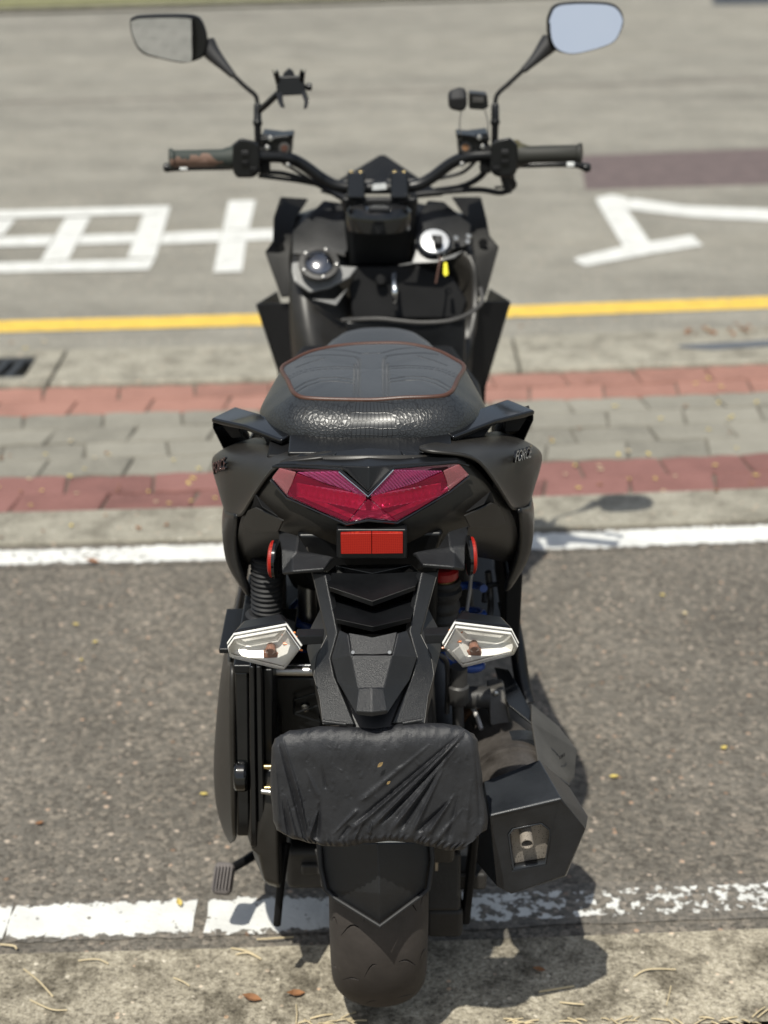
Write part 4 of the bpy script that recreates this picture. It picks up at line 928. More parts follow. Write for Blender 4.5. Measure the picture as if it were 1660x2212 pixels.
# rectangular reflector
rf = prism('rear_reflector', PP([(727, 1143, -.176), (880, 1143, -.176), (880, 1208, -.176), (727, 1208, -.176)]), .02, 'satin_black', S, bevel=.003)
prism('prism_panel', PP([(736, 1153, -.181), (803, 1152, -.183), (803, 1197, -.183), (737, 1197, -.181)]), .008, 'prism_red', rf, bevel=.0008)
prism('prism_panel', PP([(804, 1152, -.183), (871, 1152, -.181), (871, 1196, -.181), (804, 1197, -.183)]), .008, 'prism_red', rf, bevel=.0008)
prism('under_tail', PP([(640, 1155, -.13), (960, 1150, -.13), (940, 1215, -.12), (905, 1238, -.12), (700, 1240, -.12), (660, 1218, -.12)]), .12, 'satin_black', S, bevel=.006)
# side reflector arms
for m_ in (0, 1):
    a_ = [(600, 1143, -.11), (645, 1156, -.135), (667, 1190, -.15), (724, 1203, -.165), (607, 1187, -.155), (637, 1196, -.165), (632, 1203, -.168), (716, 1206, -.172), (700, 1228, -.193), (632, 1234, -.193), (608, 1238, -.182), (641, 1192, -.163)]
    if m_: a_ = mir(a_, 807, -9)
    ar = facets('reflector_arm', PP(a_), [(0, 1, 11, 4), (1, 2, 3, 11), (11, 3, 7, 6), (4, 11, 6, 10), (6, 7, 8, 9), (6, 9, 10)], 'grain_black', S, thick=.006, bevel=.0022, seg=3, ang=14)
    cx_ = 601 if not m_ else 1009; cy_ = 1208 if not m_ else 1200; s_ = -1 if not m_ else 1
    rev('side_reflector', [(0, .022), (.001, .0255), (.0045, .0255), (.005, .024)], P(cx_, cy_, -.155), V((s_, .12, 0)), 'gloss_black', ar, 40)
    rev('red_disc', [(.005, .0235), (.0085, .0235), (.0105, .02), (.011, .01)], P(cx_, cy_, -.155), V((s_, .12, 0)), 'prism_red', ar, 40)

# ---- grab rails
def rail(pts, legs, s):
    A_, B_, C_, D_, E_ = PP(pts)   # outer tip, outer top, inner top, inner bottom, near outer bottom
    f_ = V((s*-.004, .12, -.012))
    top = [A_, B_, C_, D_]
    mid1 = A_.lerp(D_, .5)+V((0, 0, .004)); mid2 = B_.lerp(C_, .5)+V((0, .004, .007))
    vs_ = [A_, mid1, D_, C_, mid2, B_]; low = [p+V((0, .004, -.009)) for p in vs_]
    vs_ += low
    fs_ = [(0, 1, 4, 5), (1, 2, 3, 4), (6, 11, 10, 7), (7, 10, 9, 8)]+[(i, 6+i, 6+(i+1) % 6, (i+1) % 6) for i in range(6)]
    r_ = mesh('grab_rail', vs_, fs_, 'gloss_black', S, bevel=.004, seg=4)
    fw = [B_+V((0, -.004, -.004)), B_.lerp(A_, .95)+V((0, 0, -.004)), A_+V((-s*.008, .09, -.075)), B_+V((-s*.012, .08, -.07))]
    mesh('rail_return', fw+[p+V((0, 0, -.014)) for p in fw], [(0, 1, 2, 3), (7, 6, 5, 4)]+[(i, 4+i, 4+(i+1) % 4, (i+1) % 4) for i in range(4)], 'gloss_black', r_, bevel=.004, seg=3)
    for lg in legs: prism('rail_leg', PP(lg), .03, 'frame_black', r_, bevel=.002)
    return r_
rail([(455, 903, .06), (509, 877, .11), (628, 938, -.03), (608, 951, -.045), (477, 919, .05)],
     [[(476, 915, .075), (516, 924, .055), (524, 946, .05), (503, 948, .07)], [(566, 938, .02), (628, 948, -.02), (640, 962, -.02), (596, 966, -.005), (576, 958, .01)]], -1)
rl = rail([(1158, 886, .06), (1097, 861, .11), (960, 932, -.03), (980, 944, -.045), (1140, 902, .05)],
     [[(1148, 890, .075), (1091, 908, .055), (1090, 935, .055), (1120, 933, .065)], [(1068, 912, .04), (1000, 936, -.01), (985, 955, -.02), (1040, 950, .0), (1056, 930, .03)]], 1)

# ---- seat
def half(l, c=806): return PP(l) + PP([(2*c-x, y-(4 if i else 0), Y) for i, (x, y, Y) in enumerate(l)][::-1][1:-1])
pipe = crv(half([(806, 864, -.005), (740, 863.5, -.005), (690, 862, -.003), (655, 859, .004), (638, 851, .018), (630, 840, .05), (622, 822, .10), (609, 796, .2), (632, 779, .25), (672, 760, .28), (735, 747, .30), (806, 742, .306)]), 320, True)
bulge = crv(half([(806, 908, -.036), (740, 908, -.036), (680, 906, -.032), (624, 902, -.018), (590, 896, .012), (572, 890, .045), (567, 874, .09), (588, 842, .175), (630, 812, .235), (680, 786, .275), (738, 768, .30), (806, 762, .308)]), 320, True)
base = crv(half([(806, 959, -.046), (740, 959, -.046), (680, 958, -.043), (625, 954, -.028), (590, 940, .005), (576, 925, .045), (574, 905, .09), (592, 866, .18), (620, 840, .26), (665, 824, .31), (730, 815, .34), (806, 812, .35)]), 320, True)
NP = 320
rings = []
for k in range(22):
    t = k/21; a0, a1, a2 = (1-t)**2, 2*t*(1-t), t*t
    rings.append([a0*base[i] + a1*(2*bulge[i]-.5*base[i]-.5*pipe[i]) + a2*pipe[i] for i in range(NP)])
vs_ = [p for r in rings for p in r]; fs_ = [(k*NP+i, k*NP+(i+1) % NP, (k+1)*NP+(i+1) % NP, (k+1)*NP+i) for k in range(21) for i in range(NP)]
fs_.append(tuple(range(NP-1, -1, -1)))
seat = mesh('seat', vs_, fs_, 'croc_leather', S)
ul = seat.data.uv_layers.new(name='UVMap'); xc = P(806, 900, -.03).x
for lp in seat.data.loops:
    p = seat.data.vertices[lp.vertex_index].co; a = math.atan2(p.x-xc, -(p.y-.14)); ul.data[lp.index].uv = (a*.17, p.z)
# top panel with stitched grooves
def PT(x, y):
    dv = (y-CY)/F; k = (_s+dv*_c)/(_c-dv*_s); Y = (CAM_H-.925-k*CAM_D)/(k-.09); return P(x, y, Y)
gl_ = []
def gline(*pts): gl_.append([PT(*p) for p in pts])
for m_ in (0, 1):
    fx = (lambda x: x) if not m_ else (lambda x: 1606-x)
    for ln in (((776, 868), (776, 790), (774, 782), (768, 778), (735, 772), (690, 764), (660, 760)), ((767, 868), (768, 792)), ((632, 836), (660, 826), (690, 821), (730, 822), (766, 827)), ((636, 844), (664, 834), (692, 829), (730, 829), (766, 833)),
               ((616, 806), (650, 797), (684, 793), (730, 793), (766, 797)), ((622, 812), (655, 802), (690, 799), (730, 799), (766, 802)), ((640, 784), (668, 775), (700, 772)), ((806, 772), (780, 772), (745, 762), (700, 752))):
        gline(*[(fx(x), y) for x, y in ln])
segs = [(V((a.x, a.y)), V((b.x, b.y))) for l_ in gl_ for a, b in zip(l_, l_[1:])]
def gdist(p):
    d = 9
    for a, b in segs:
        ab = b-a; t = max(0, min(1, (p-a).dot(ab)/ab.length_squared)); d = min(d, (p-a-ab*t).length)
    return d
cen = sum(pipe, V())/NP; vs_, fs_ = [], []; NR = 100
for k in range(NR+1):
    s = 1-k/NR*.985
    for i in range(NP):
        p = cen.lerp(pipe[i], s); dome = .010*(1-s**4)
        p = V((p.x, p.y, p.z+dome-.001))
        g = gdist(V((p.x, p.y))); p.z -= .003*math.exp(-(g/.0019)**2)
        vs_.append(p)
for k in range(NR):
    for i in range(NP): fs_.append((k*NP+i, k*NP+(i+1) % NP, (k+1)*NP+(i+1) % NP, (k+1)*NP+i))
fs_.append(tuple(range(NR*NP, NR*NP+NP)))
mesh('seat_top', vs_, fs_, 'seat_vinyl', seat)
tube('seat_piping', pipe+[pipe[0]], .0031, 'piping_brown', seat, n=10)
# rider's half of the seat, lower and farther forward
rr = []
for Y, hw, z in ((.30, .155, .78), (.36, .165, .80), (.44, .16, .80), (.52, .135, .805), (.58, .11, .82), (.64, .085, .822), (.70, .06, .80), (.735, .035, .77)):
    rr.append([V((-.008+hw*math.copysign(abs(math.cos(a))**.6, math.cos(a)), Y, z-.075+.075*math.copysign(abs(math.sin(a))**.6, math.sin(a)))) for a in [2*math.pi*k/28 for k in range(28)]])
loft('rider_seat', rr, 'seat_vinyl', S, sub=1)

# ---- front: leg shield, cowl wings, centre console
# inner leg shield (faces the rider)
rows = [[(629, 520, 1.12), (640, 470, 1.14), (700, 440, 1.16), (815, 430, 1.17), (930, 440, 1.16), (1000, 460, 1.14), (1022, 510, 1.12)],
        [(627, 575, 1.02), (650, 540, 1.04), (720, 520, 1.07), (815, 515, 1.08), (900, 520, 1.07), (985, 525, 1.04), (1025, 560, 1.02)],
        [(624, 640, .98), (660, 630, .95), (730, 612, 1.04), (815, 605, 1.10), (905, 600, 1.10), (985, 600, 1.09), (1030, 625, 1.02)],
        [(626, 720, .96), (665, 720, .90), (735, 690, .99), (815, 680, 1.06), (900, 680, 1.06), (985, 690, 1.0), (1028, 705, .96)],
        [(634, 800, .95), (672, 800, .88), (740, 790, .92), (815, 780, .95), (900, 790, .92), (968, 800, .88), (1020, 800, .95)],
        [(650, 930, .95), (690, 930, .87), (750, 920, .88), (815, 920, .88), (890, 920, .88), (950, 930, .87), (1000, 930, .95)]]
shield = grid('leg_shield', [PP(r) for r in rows], 'matte_black', S, thick=.006, sub=2)
# floor tunnel between shield and seat
loft('floor_tunnel', [[V((-.008+x*k, y, z)) for x, z in ((-.17, .26), (.17, .26), (.16, .40), (.08, zt), (-.08, zt), (-.16, .40))] for y, k, zt in ((.5, 1, .64), (.7, 1, .6), (.88, 1.0, .58), (1.0, 1, .60))], 'frame_black', S, bevel=.012)
for s in (-1, 1): box('floor_board', (-.008+s*.15, .72, .30), (.14, .5, .03), 'rubber', S, bevel=.008)
# outer cowl wings
WL = PP([(607, 424, 1.20), (668, 428, 1.24), (640, 470, 1.16), (592, 469, 1.14), (590, 519, 1.10), (572, 543, 1.08), (607, 642, 1.03), (628, 640, 1.02), (627, 560, 1.06), (600, 560, 1.07)])
wl = facets('cowl_wing', WL, [(0, 1, 2, 3), (3, 2, 8, 4), (4, 8, 9, 5), (5, 9, 8, 7, 6)], 'wing_black', S, thick=.006, bevel=.003)
WR = PP([(1039, 424, 1.20), (975, 424, 1.24), (1005, 468, 1.16), (1050, 468, 1.14), (1058, 508, 1.10), (1079, 532, 1.08), (1050, 640, 1.03), (1027, 640, 1.02), (1024, 560, 1.06), (1050, 556, 1.07)])
facets('cowl_wing', WR, [(0, 1, 2, 3), (3, 2, 8, 4), (4, 8, 9, 5), (5, 9, 8, 7, 6)], 'wing_black', S, thick=.006, bevel=.003)
for pts in (((556, 656, 1.10), (628, 654, 1.04), (640, 800, 1.0), (604, 803, 1.04)), ((1101, 650, 1.10), (1028, 652, 1.04), (1015, 830, 1.0), (1046, 836, 1.04))):
    a = PP(pts); lowp = [a[3]+V((0, .02, -.18)), a[2]+V((0, 0, -.18))]
    lw_ = facets('leg_guard', a+lowp, [(0, 1, 2, 3), (3, 2, 5, 4)], 'frame_black', S, thick=.006, bevel=.003)
    o = [a[0], a[3], lowp[0]]; o2 = [p+V((math.copysign(.03, -p.x)*1.0, .16, -.02)) for p in o]
    facets('guard_side', o+o2, [(0, 1, 4, 3), (1, 2, 5, 4)], 'satin_black', lw_, thick=.004)
for x, y in ((605, 533), (1044, 525)): rev('cowl_screw', [(0, .009), (-.004, .006)], P(x, y, 1.075), V((0, -1, 0)), 'frame_black', S, 16)
# headlamp cowl peak seen over the bars
pk = PP([(690, 412, 1.25), (820, 334, 1.30), (832, 333, 1.30), (960, 420, 1.25), (900, 425, 1.22), (822, 402, 1.22), (740, 425, 1.22), (825, 352, 1.28)])
facets('cowl_peak', pk, [(0, 1, 7, 6), (1, 2, 7), (2, 3, 4, 7), (7, 4, 5, 6)], 'satin_black', S, thick=.006, bevel=.004)
fc_ = [V((-.008+x, y, z)) for x, y, z in ((-.19, 1.20, .88), (.19, 1.20, .88), (.13, 1.42, .85), (-.13, 1.42, .85), (-.17, 1.15, .6), (.17, 1.15, .6), (.07, 1.50, .66), (-.07, 1.50, .66))]
mesh('front_cowl', fc_, [(0, 1, 2, 3), (3, 2, 6, 7), (0, 3, 7, 4), (2, 1, 5, 6), (4, 7, 6, 5), (1, 0, 4, 5)], 'satin_black', S, bevel=.02, seg=3)
facets('screen_rim', PP([(742, 388, 1.24), (900, 386, 1.24), (900, 396, 1.235), (742, 398, 1.235)]), [(0, 1, 2, 3)], 'cast_grey', S, thick=.004)
# dashboard flanks
facets('dash_flank', PP([(700, 432, 1.14), (742, 438, 1.12), (752, 540, 1.04), (742, 552, 1.03), (632, 548, 1.045), (632, 500, 1.085), (690, 520, 1.055)]), [(0, 1, 2, 6), (0, 6, 5), (6, 2, 3), (6, 3, 4, 5)], 'satin_black', S, thick=.004, bevel=.004, seg=3)
facets('dash_flank', PP([(925, 432, 1.14), (900, 470, 1.10), (893, 545, 1.035), (905, 556, 1.03), (1012, 530, 1.045), (1018, 485, 1.085), (960, 435, 1.13), (955, 505, 1.06)]), [(0, 1, 2, 7), (0, 7, 5, 6), (7, 2, 3), (7, 3, 4, 5)], 'satin_black', S, thick=.004, bevel=.004, seg=3)
tube('dash_edge', PP([(690, 541, 1.03), (720, 546, 1.028), (746, 552, 1.028)]), .0025, 'cast_grey', S, n=8, curve=6)
for x, y in ((1012, 511), (985, 515), (1010, 522)): rev('dash_clip', [(0, .006), (.006, .006), (.008, .004)], P(x, y, 1.04), V((0, -1, .3)), 'steel', S, 12)
# steering column shroud
col = loft('column_shroud', [PP([(735, 425, Y0), (905, 425, Y0), (898, 470, Y0), (890, 575, Y0+.01), (752, 577, Y0+.01), (745, 470, Y0)]) for Y0 in (1.04, 1.14)], 'satin_black', S, bevel=.008, seg=3)
cl = loft('top_yoke', [[P(818, 447, .995)+V((r*math.cos(a)*1.05, r*.8*math.sin(a), dz)) for a in [2*math.pi*k/40 for k in range(40)]] for r, dz in ((.058, -.04), (.060, -.018), (.058, -.006), (.050, .002), (.03, .004))], 'gloss_black', S, smooth=True)
box('yoke_rib', tuple(P(820, 455, .975)), (.042, .05, .012), 'satin_black', cl, rot=(-.35, 0, 0), bevel=.004)
for s, x in ((-1, 770), (1, 863)):
    c0_ = P(x, 402, 1.055)
    cp_ = box('bar_clamp', tuple(c0_+V((0, 0, .0))), (.034, .044, .052), 'gloss_black', S, rot=(-.3, 0, 0), bevel=.005, seg=3)
    tube('clamp_post', [c0_+V((0, -.003, -.01)), c0_+V((0, -.012, -.06))], .013, 'frame_black', cp_, n=18)
    facets('clamp_plate', [c0_+V((dx, dy, dz)) for dx, dy, dz in ((-.014, -.024, -.006), (.014, -.024, -.006), (.014, -.026, -.009), (-.014, -.026, -.009))], [(0, 1, 2, 3)], 'cast_grey', cp_, thick=.003, bevel=.0008)
    for dx in (-.009, .009): rev('clamp_bolt', [(0, .0042), (.004, .0042), (.005, .003)], c0_+V((dx, -.008, .026)), V((0, -.3, 1)), 'gold_zinc', cp_, 12)
# handlebar
HB = PP([(366, 343, .985), (430, 342, 1.0), (505, 340, 1.02), (575, 338, 1.04), (620, 341, 1.05), (655, 356, 1.06), (700, 388, 1.065), (740, 404, 1.065), (815, 406, 1.065), (890, 403, 1.065), (930, 386, 1.065), (975, 353, 1.06), (1012, 339, 1.05), (1060, 335, 1.04), (1130, 334, 1.02), (1200, 332, 1.0), (1258, 331, .985)])
hb = tube('handlebar', HB, .0112, 'satin_black', S, n=18, curve=90)
prism('bar_sticker', PP([(806, 398, 1.0515), (834, 396, 1.0515), (836, 409, 1.0515), (804, 411, 1.0515)]), .002, 'white_sticker', hb, bevel=.0004)
# camouflage grips
def camo(name, a, b_, c_):
    m, n, l, b = nodes(name); tc = n.new('ShaderNodeTexCoord')
    nz = N(n, 'ShaderNodeTexNoise', Scale=13.0, Detail=3.0); l.new(tc.outputs['Object'], nz.inputs['Vector'])
    r = ramp(n, [(.0, a), (.5, b_), (.6, c_)]); r.color_ramp.interpolation = 'CONSTANT'; l.new(nz.outputs[0], r.inputs[0]); l.new(r.outputs[0], b.inputs['Base Color']); b.inputs['Roughness'].default_value = .65
camo('camo_left', (.028, .035, .03), (.15, .09, .065), (.2, .125, .095)); camo('camo_right', (.02, .02, .016), (.045, .042, .02), (.09, .075, .035))
for nm, pts, mt in (('grip', [(366, 343, .985), (372, 343, .986), (376, 343, .987), (425, 342, 1.0), (480, 341, 1.013), (502, 340, 1.02), (508, 340, 1.022), (516, 340, 1.024)], 'camo_left'), ('grip', [(1257, 331, .985), (1252, 331, .986), (1247, 331, .987), (1200, 332, 1.0), (1145, 334, 1.013), (1126, 334, 1.02), (1119, 334, 1.022), (1110, 334, 1.024)], 'camo_right')):
    g = tube(nm, PP(pts), [.0185, .019, .0155, .0155, .016, .021, .027, .027], mt, S, n=24, bevel=.001)
    g['label'] = 'left grip in worn pink and green camouflage' if mt == 'camo_left' else 'right grip in dark olive camouflage'
# brake levers
for pts in ([(362, 362, 1.05), (385, 363, 1.06), (430, 362, 1.075), (500, 360, 1.085), (540, 352, 1.08)], [(1268, 362, 1.05), (1245, 356, 1.06), (1200, 355, 1.075), (1130, 356, 1.085), (1095, 350, 1.08)]):
    lv = tube('brake_lever', PP(pts), [.0085, .006, .0055, .006, .009], 'satin_black', S, n=12, curve=24)
    rev('lever_ball', [(-.008, .003), (-.006, .0075), (0, .009), (.006, .0075), (.008, .003)], P(*pts[0]), V((1, .1, 0)), 'satin_black', lv, 16)
    e = P(pts[1][0]+(12 if pts[0][0] < 800 else -12), pts[1][1]-1, 1.05); box('lever_mark', tuple(e), (.014, .004, .008), 'white_sticker', lv, bevel=.001)
# switch pods and master cylinders
for s in (-1, 1):
    fx = (lambda x: x) if s < 0 else (lambda x: 1621-x)
    dy = 0 if s < 0 else -2
    sp_ = loft('switch_pod', [[P(fx(x), y+dy, Y) for x, y in ((503, 312), (520, 298), (548, 304), (560, 312), (562, 372), (548, 384), (512, 384), (503, 370))] for Y in (.99, 1.0, 1.06, 1.075)], 'satin_black', S, bevel=.005, seg=3)
    for k, (x, y) in enumerate(((530, 330), (530, 352), (548, 366))): box('switch_button', tuple(P(fx(x), y+dy, .988)), (.014, .006, .009), 'frame_black' if k else 'rubber', sp_, bevel=.002)
    mc = prism('master_cylinder', [P(fx(x), y+dy, 1.05) for x, y in ((565, 290), (632, 298), (630, 336), (612, 344), (566, 340))], .06, 'satin_black', S, bevel=.004)
    box('reservoir_cap', tuple(P(fx(600), 294+dy, 1.07)), (.062, .05, .008), 'satin_black', mc, rot=(0, .1*-s*-1, 0), bevel=.002)
    rev('sight_glass', [(0, .011), (.003, .011), (.0035, .008)], P(fx(615), 320+dy, 1.048), V((0, -1, .1)), 'cast_grey', mc, 20)
    rev('sight_eye', [(.003, .007), (.0045, .006)], P(fx(615), 320+dy, 1.048), V((0, -1, .1)), 'rust' if s > 0 else 'piping_brown', mc, 16)
    for x, y in ((578, 319), (579, 343), (622, 357), (585, 299)): rev('clamp_bolt', [(0, .0052), (.004, .0052), (.006, .003)], P(fx(x), y+dy, 1.045), V((0, -1, .1)), 'steel', mc, 14)
    box('bar_bracket', tuple(P(fx(572), 345+dy, 1.055)), (.02, .03, .05), 'frame_black', mc, bevel=.004)
# cables
for pts, r in (([(575, 372, 1.06), (620, 376, 1.08), (680, 396, 1.1), (740, 430, 1.12)], .0045), ([(560, 380, 1.06), (640, 390, 1.1), (700, 402, 1.12), (745, 415, 1.14)], .004),
               ([(1060, 350, 1.08), (1040, 380, 1.1), (1000, 402, 1.12), (940, 412, 1.13)], .006), ([(1090, 380, 1.07), (1112, 398, 1.08), (1085, 416, 1.09), (1040, 410, 1.1), (985, 412, 1.12), (900, 420, 1.13)], .0055),
               ([(1030, 345, 1.08), (1000, 372, 1.1), (950, 385, 1.11), (890, 395, 1.13)], .0035), ([(1110, 380, 1.05), (1105, 400, 1.06), (1070, 405, 1.08)], .0025),
               ([(612, 352, 1.05), (650, 375, 1.07), (690, 400, 1.08), (730, 425, 1.09)], .003)):
    tube('cable', PP(pts), r, 'rubber', S, n=10, curve=24)
rev('cable_elbow', [(0, .012), (.02, .01), (.04, .006)], P(1092, 372, 1.06), V((.2, 0, -1)), 'rubber', S, 16)

# mirrors
def mirror(outl, glass_pts, stem, boot, nut, look, s):
    o = PP(outl); cn = sum(o, V())/len(o); ring = crv(o, 64, True)
    # housing swells away from the glass
    rg_ = []
    for f_, d_ in ((.955, -.001), (1.0, .002), (1.0, .010), (.95, .026), (.75, .042), (.35, .05)):
        rg_.append([cn+(p-cn)*f_+V((0, d_, 0)) for p in ring])
    n_ = 64; vs_ = [p for r in rg_ for p in r]
    fs_ = [(i*n_+j, i*n_+(j+1) % n_, (i+1)*n_+(j+1) % n_, (i+1)*n_+j) for i in range(5) for j in range(n_)]+[tuple(range(5*n_, 6*n_)), tuple(range(n_-1, -1, -1))]
    hsn = mesh('mirror', vs_, fs_, 'satin_black', S)
    g = crv(PP(glass_pts), 64, True); gc = sum(g, V())/64
    nrm = ((EYE-gc).normalized()+look.normalized()).normalized()
    gv = []
    for p in g:
        dxy = p-gc; y_ = -(dxy.x*nrm.x+dxy.z*nrm.z)/nrm.y
        gv.append(V((p.x, gc.y+y_, p.z)))
    back = max(v_.y for v_ in gv)-(gc.y-.003); gv = [v_-V((0, back, 0)) for v_ in gv]
    # rim that fills the wedge between housing and tilted glass
    mesh('mirror_bezel', gv+[V((p.x, gc.y+.004, p.z)) for p in g], [(i, (i+1) % 64, 64+(i+1) % 64, 64+i) for i in range(64)], 'satin_black', hsn, thick=.0015)
    gm = mesh('mirror_glass', gv+[v_+V((0, .001, 0)) for v_ in gv], [tuple(range(64)), tuple(range(127, 63, -1))]+[(i, (i+1) % 64, 64+(i+1) % 64, 64+i) for i in range(64)], 'mirror_glass', hsn, smooth=False)
    bt = PP(boot); tube('mirror_boot', bt, [.019, .015, .0095, .0062], 'rubber', hsn, n=16, curve=14)
    tube('mirror_stem', PP(stem), .0042, 'frame_black', hsn, n=12, curve=24)
    nt_ = PP(nut); tube('mirror_nut', [nt_[0], nt_[0].lerp(nt_[1], .08), nt_[0].lerp(nt_[1], .75), nt_[0].lerp(nt_[1], .8), nt_[0].lerp(nt_[1], .92), nt_[1]], [.005, .0072, .0075, .009, .009, .0075], 'satin_black', hsn, n=14)
    tube('mirror_post', [nt_[1], nt_[1]+V((0, 0, -.045))], .0065, 'frame_black', hsn, n=12)
    return hsn
mirror([(P_[0], P_[1], 1.10) for P_ in ((281, 46), (288, 37), (306, 33), (370, 31), (418, 33), (437, 46), (448, 82), (443, 116), (428, 129), (395, 136), (350, 128), (306, 114), (286, 80))],
       [(x, y, 1.10) for x, y in ((285, 48), (292, 40), (310, 37), (370, 35), (414, 37), (418, 46), (418, 90), (418, 124), (412, 131), (395, 132), (350, 124), (309, 110), (290, 80))],
       [(500, 158, 1.09), (530, 187, 1.08), (552, 206, 1.075), (557, 226, 1.07)], [(446, 96, 1.125), (460, 116, 1.115), (484, 142, 1.10), (504, 163, 1.09)], [(557, 223, 1.07), (557, 272, 1.065)], V((-.35, -1, -.42)), -1)
mirror([(x, y, 1.10) for x, y in ((1182, 48), (1186, 30), (1196, 13), (1218, 6), (1270, 4), (1318, 7), (1340, 20), (1348, 45), (1341, 70), (1323, 92), (1278, 108), (1232, 116), (1200, 108), (1185, 85))],
       [(x, y, 1.10) for x, y in ((1186, 48), (1190, 32), (1199, 17), (1219, 10), (1270, 8), (1316, 11), (1336, 23), (1344, 45), (1337, 68), (1320, 89), (1277, 104), (1233, 112), (1203, 104), (1189, 83))],
       [(1134, 148, 1.09), (1100, 180, 1.08), (1075, 204, 1.075), (1070, 226, 1.07)], [(1188, 92, 1.125), (1174, 108, 1.115), (1154, 130, 1.10), (1131, 152, 1.09)], [(1070, 223, 1.07), (1070, 270, 1.065)], V((.12, -1, .55)), 1)

# phone holder clamped below the left mirror
phh = prism('phone_holder', PP([(596, 166, 1.0), (656, 164, 1.0), (661, 205, .995), (599, 208, .995)]), .012, 'satin_black', S, bevel=.002)
prism('holder_fin', PP([(606, 178, 1.004), (613, 158, 1.008), (624, 147, 1.01), (634, 154, 1.008), (640, 177, 1.004)]), .008, 'satin_black', phh, bevel=.002)
for pts in ([(588, 150, .99), (594, 160, .99), (597, 150, .99), (603, 158, .99), (606, 182, 1.0), (597, 184, 1.0)], [(661, 148, .99), (657, 158, .99), (651, 149, .99), (647, 158, .99), (648, 182, 1.0), (657, 182, 1.0)],
            [(598, 200, .996), (610, 198, .996), (612, 220, .985), (616, 234, .975), (606, 232, .975), (600, 220, .985)], [(650, 198, .996), (661, 196, .996), (668, 216, .985), (664, 234, .975), (656, 236, .975), (658, 220, .985)]):
    prism('holder_claw', PP(pts), .012, 'gloss_black', phh, bevel=.0015)
rev('holder_knob', [(0, .004), (.004, .007), (.01, .007), (.012, .005)], P(660, 188, 1.006), V((1, 0, .05)), 'satin_black', phh, 16)
tube('holder_arm', [P(600, 203, 1.02), P(580, 222, 1.04), P(562, 238, 1.065)], .006, 'satin_black', phh, n=12)
# small accessory clamp on the right reservoir, with its two wires
ah = rev('accessory_mount', [(-.03, .012), (-.026, .019), (-.01, .024), (0, .022), (.004, .012)], P(1004, 214, 1.02), V((1, 0, .05)), 'rubber', S, 6, smooth=False, bevel=.003)
prism('mount_body', PP([(1014, 200, 1.02), (1053, 204, 1.02), (1056, 232, 1.02), (1046, 238, 1.02), (1014, 236, 1.02)]), .03, 'satin_black', ah, bevel=.003)
prism('mount_window', PP([(1021, 210, 1.0175), (1046, 211, 1.0175), (1046, 222, 1.0175), (1021, 222, 1.0175)]), .004, 'cast_grey', ah, bevel=.001)
for pts in ([(997, 240, 1.03), (993, 270, 1.04), (996, 300, 1.05), (988, 345, 1.07)], [(1048, 238, 1.03), (1054, 262, 1.04), (1056, 295, 1.05)]):
    tube('mount_wire', PP(pts), .0012, 'wire', ah, n=6, curve=14)

plain('cap_steel', (.22, .22, .23), .16, metal=1, var=.3)
plain('bright_steel', (.82, .83, .84), .38, metal=.6, var=.08)
# fuel cap, ignition lock, pocket, hook
fcx = P(690, 573, .965); ax_ = V((.05, -.62, .78)).normalized()
fb = facets('filler_panel', PP([(631, 566, .985), (631, 585, .968), (636, 608, .955), (670, 632, .945), (712, 622, .955), (757, 599, .975), (775, 575, .995), (735, 573, .99), (690, 556, .985)]), [tuple(range(9))], 'matte_grey', S, thick=.008, bevel=.004, seg=3)
facets('filler_step', PP([(672, 645, .945), (727, 659, .945), (753, 620, .965), (724, 646, .955)]), [(0, 1, 2, 3)], 'matte_grey', S, thick=.006, bevel=.002)
fcap = rev('fuel_cap', [(0, .038), (.004, .0385), (.008, .037), (.009, .029), (.006, .028), (.005, .02)], fcx, ax_, 'cast_grey', S, 40)
rev('cap_dome', [(.004, .0275), (.009, .0255), (.013, .019), (.0155, .01), (.016, .002)], fcx, ax_, 'cap_steel', fcap, 36)
u_ = ax_.orthogonal().normalized(); w_ = ax_.cross(u_)
for k in range(5):
    a = k*2*math.pi/5+.3; rev('cap_screw', [(0, .0035), (.002, .0035), (.003, .002)], fcx+ax_*.0085+(u_*math.cos(a)+w_*math.sin(a))*.033, ax_, 'steel', fcap, 12)
igx = P(939, 523, 1.0); ig = rev('ignition_lock', [(-.03, .034), (-.004, .034), (0, .033)], igx, ax_, 'gloss_black', S, 36)
rev('lock_face', [(0, .0275), (.004, .0275), (.005, .026)], igx, ax_, 'bright_steel', ig, 36)
prism('lock_mark', [igx+ax_*.0056+d for d in (V((-.006, .004, .009)), V((.006, .004, .009)), V((.008, -.003, -.004)), V((-.003, -.003, -.006)))], .0015, 'frame_black', ig, bevel=.0004)
facets('lock_panel', PP([(901, 534, 1.0), (935, 556, .985), (960, 556, .98), (1004, 540, .995), (985, 556, .985), (943, 566, .975), (860, 575, .985), (890, 568, .98)]), [(0, 1, 5, 7), (7, 5, 6), (1, 2, 4, 5), (2, 3, 4)], 'matte_grey', S, thick=.006, bevel=.002)
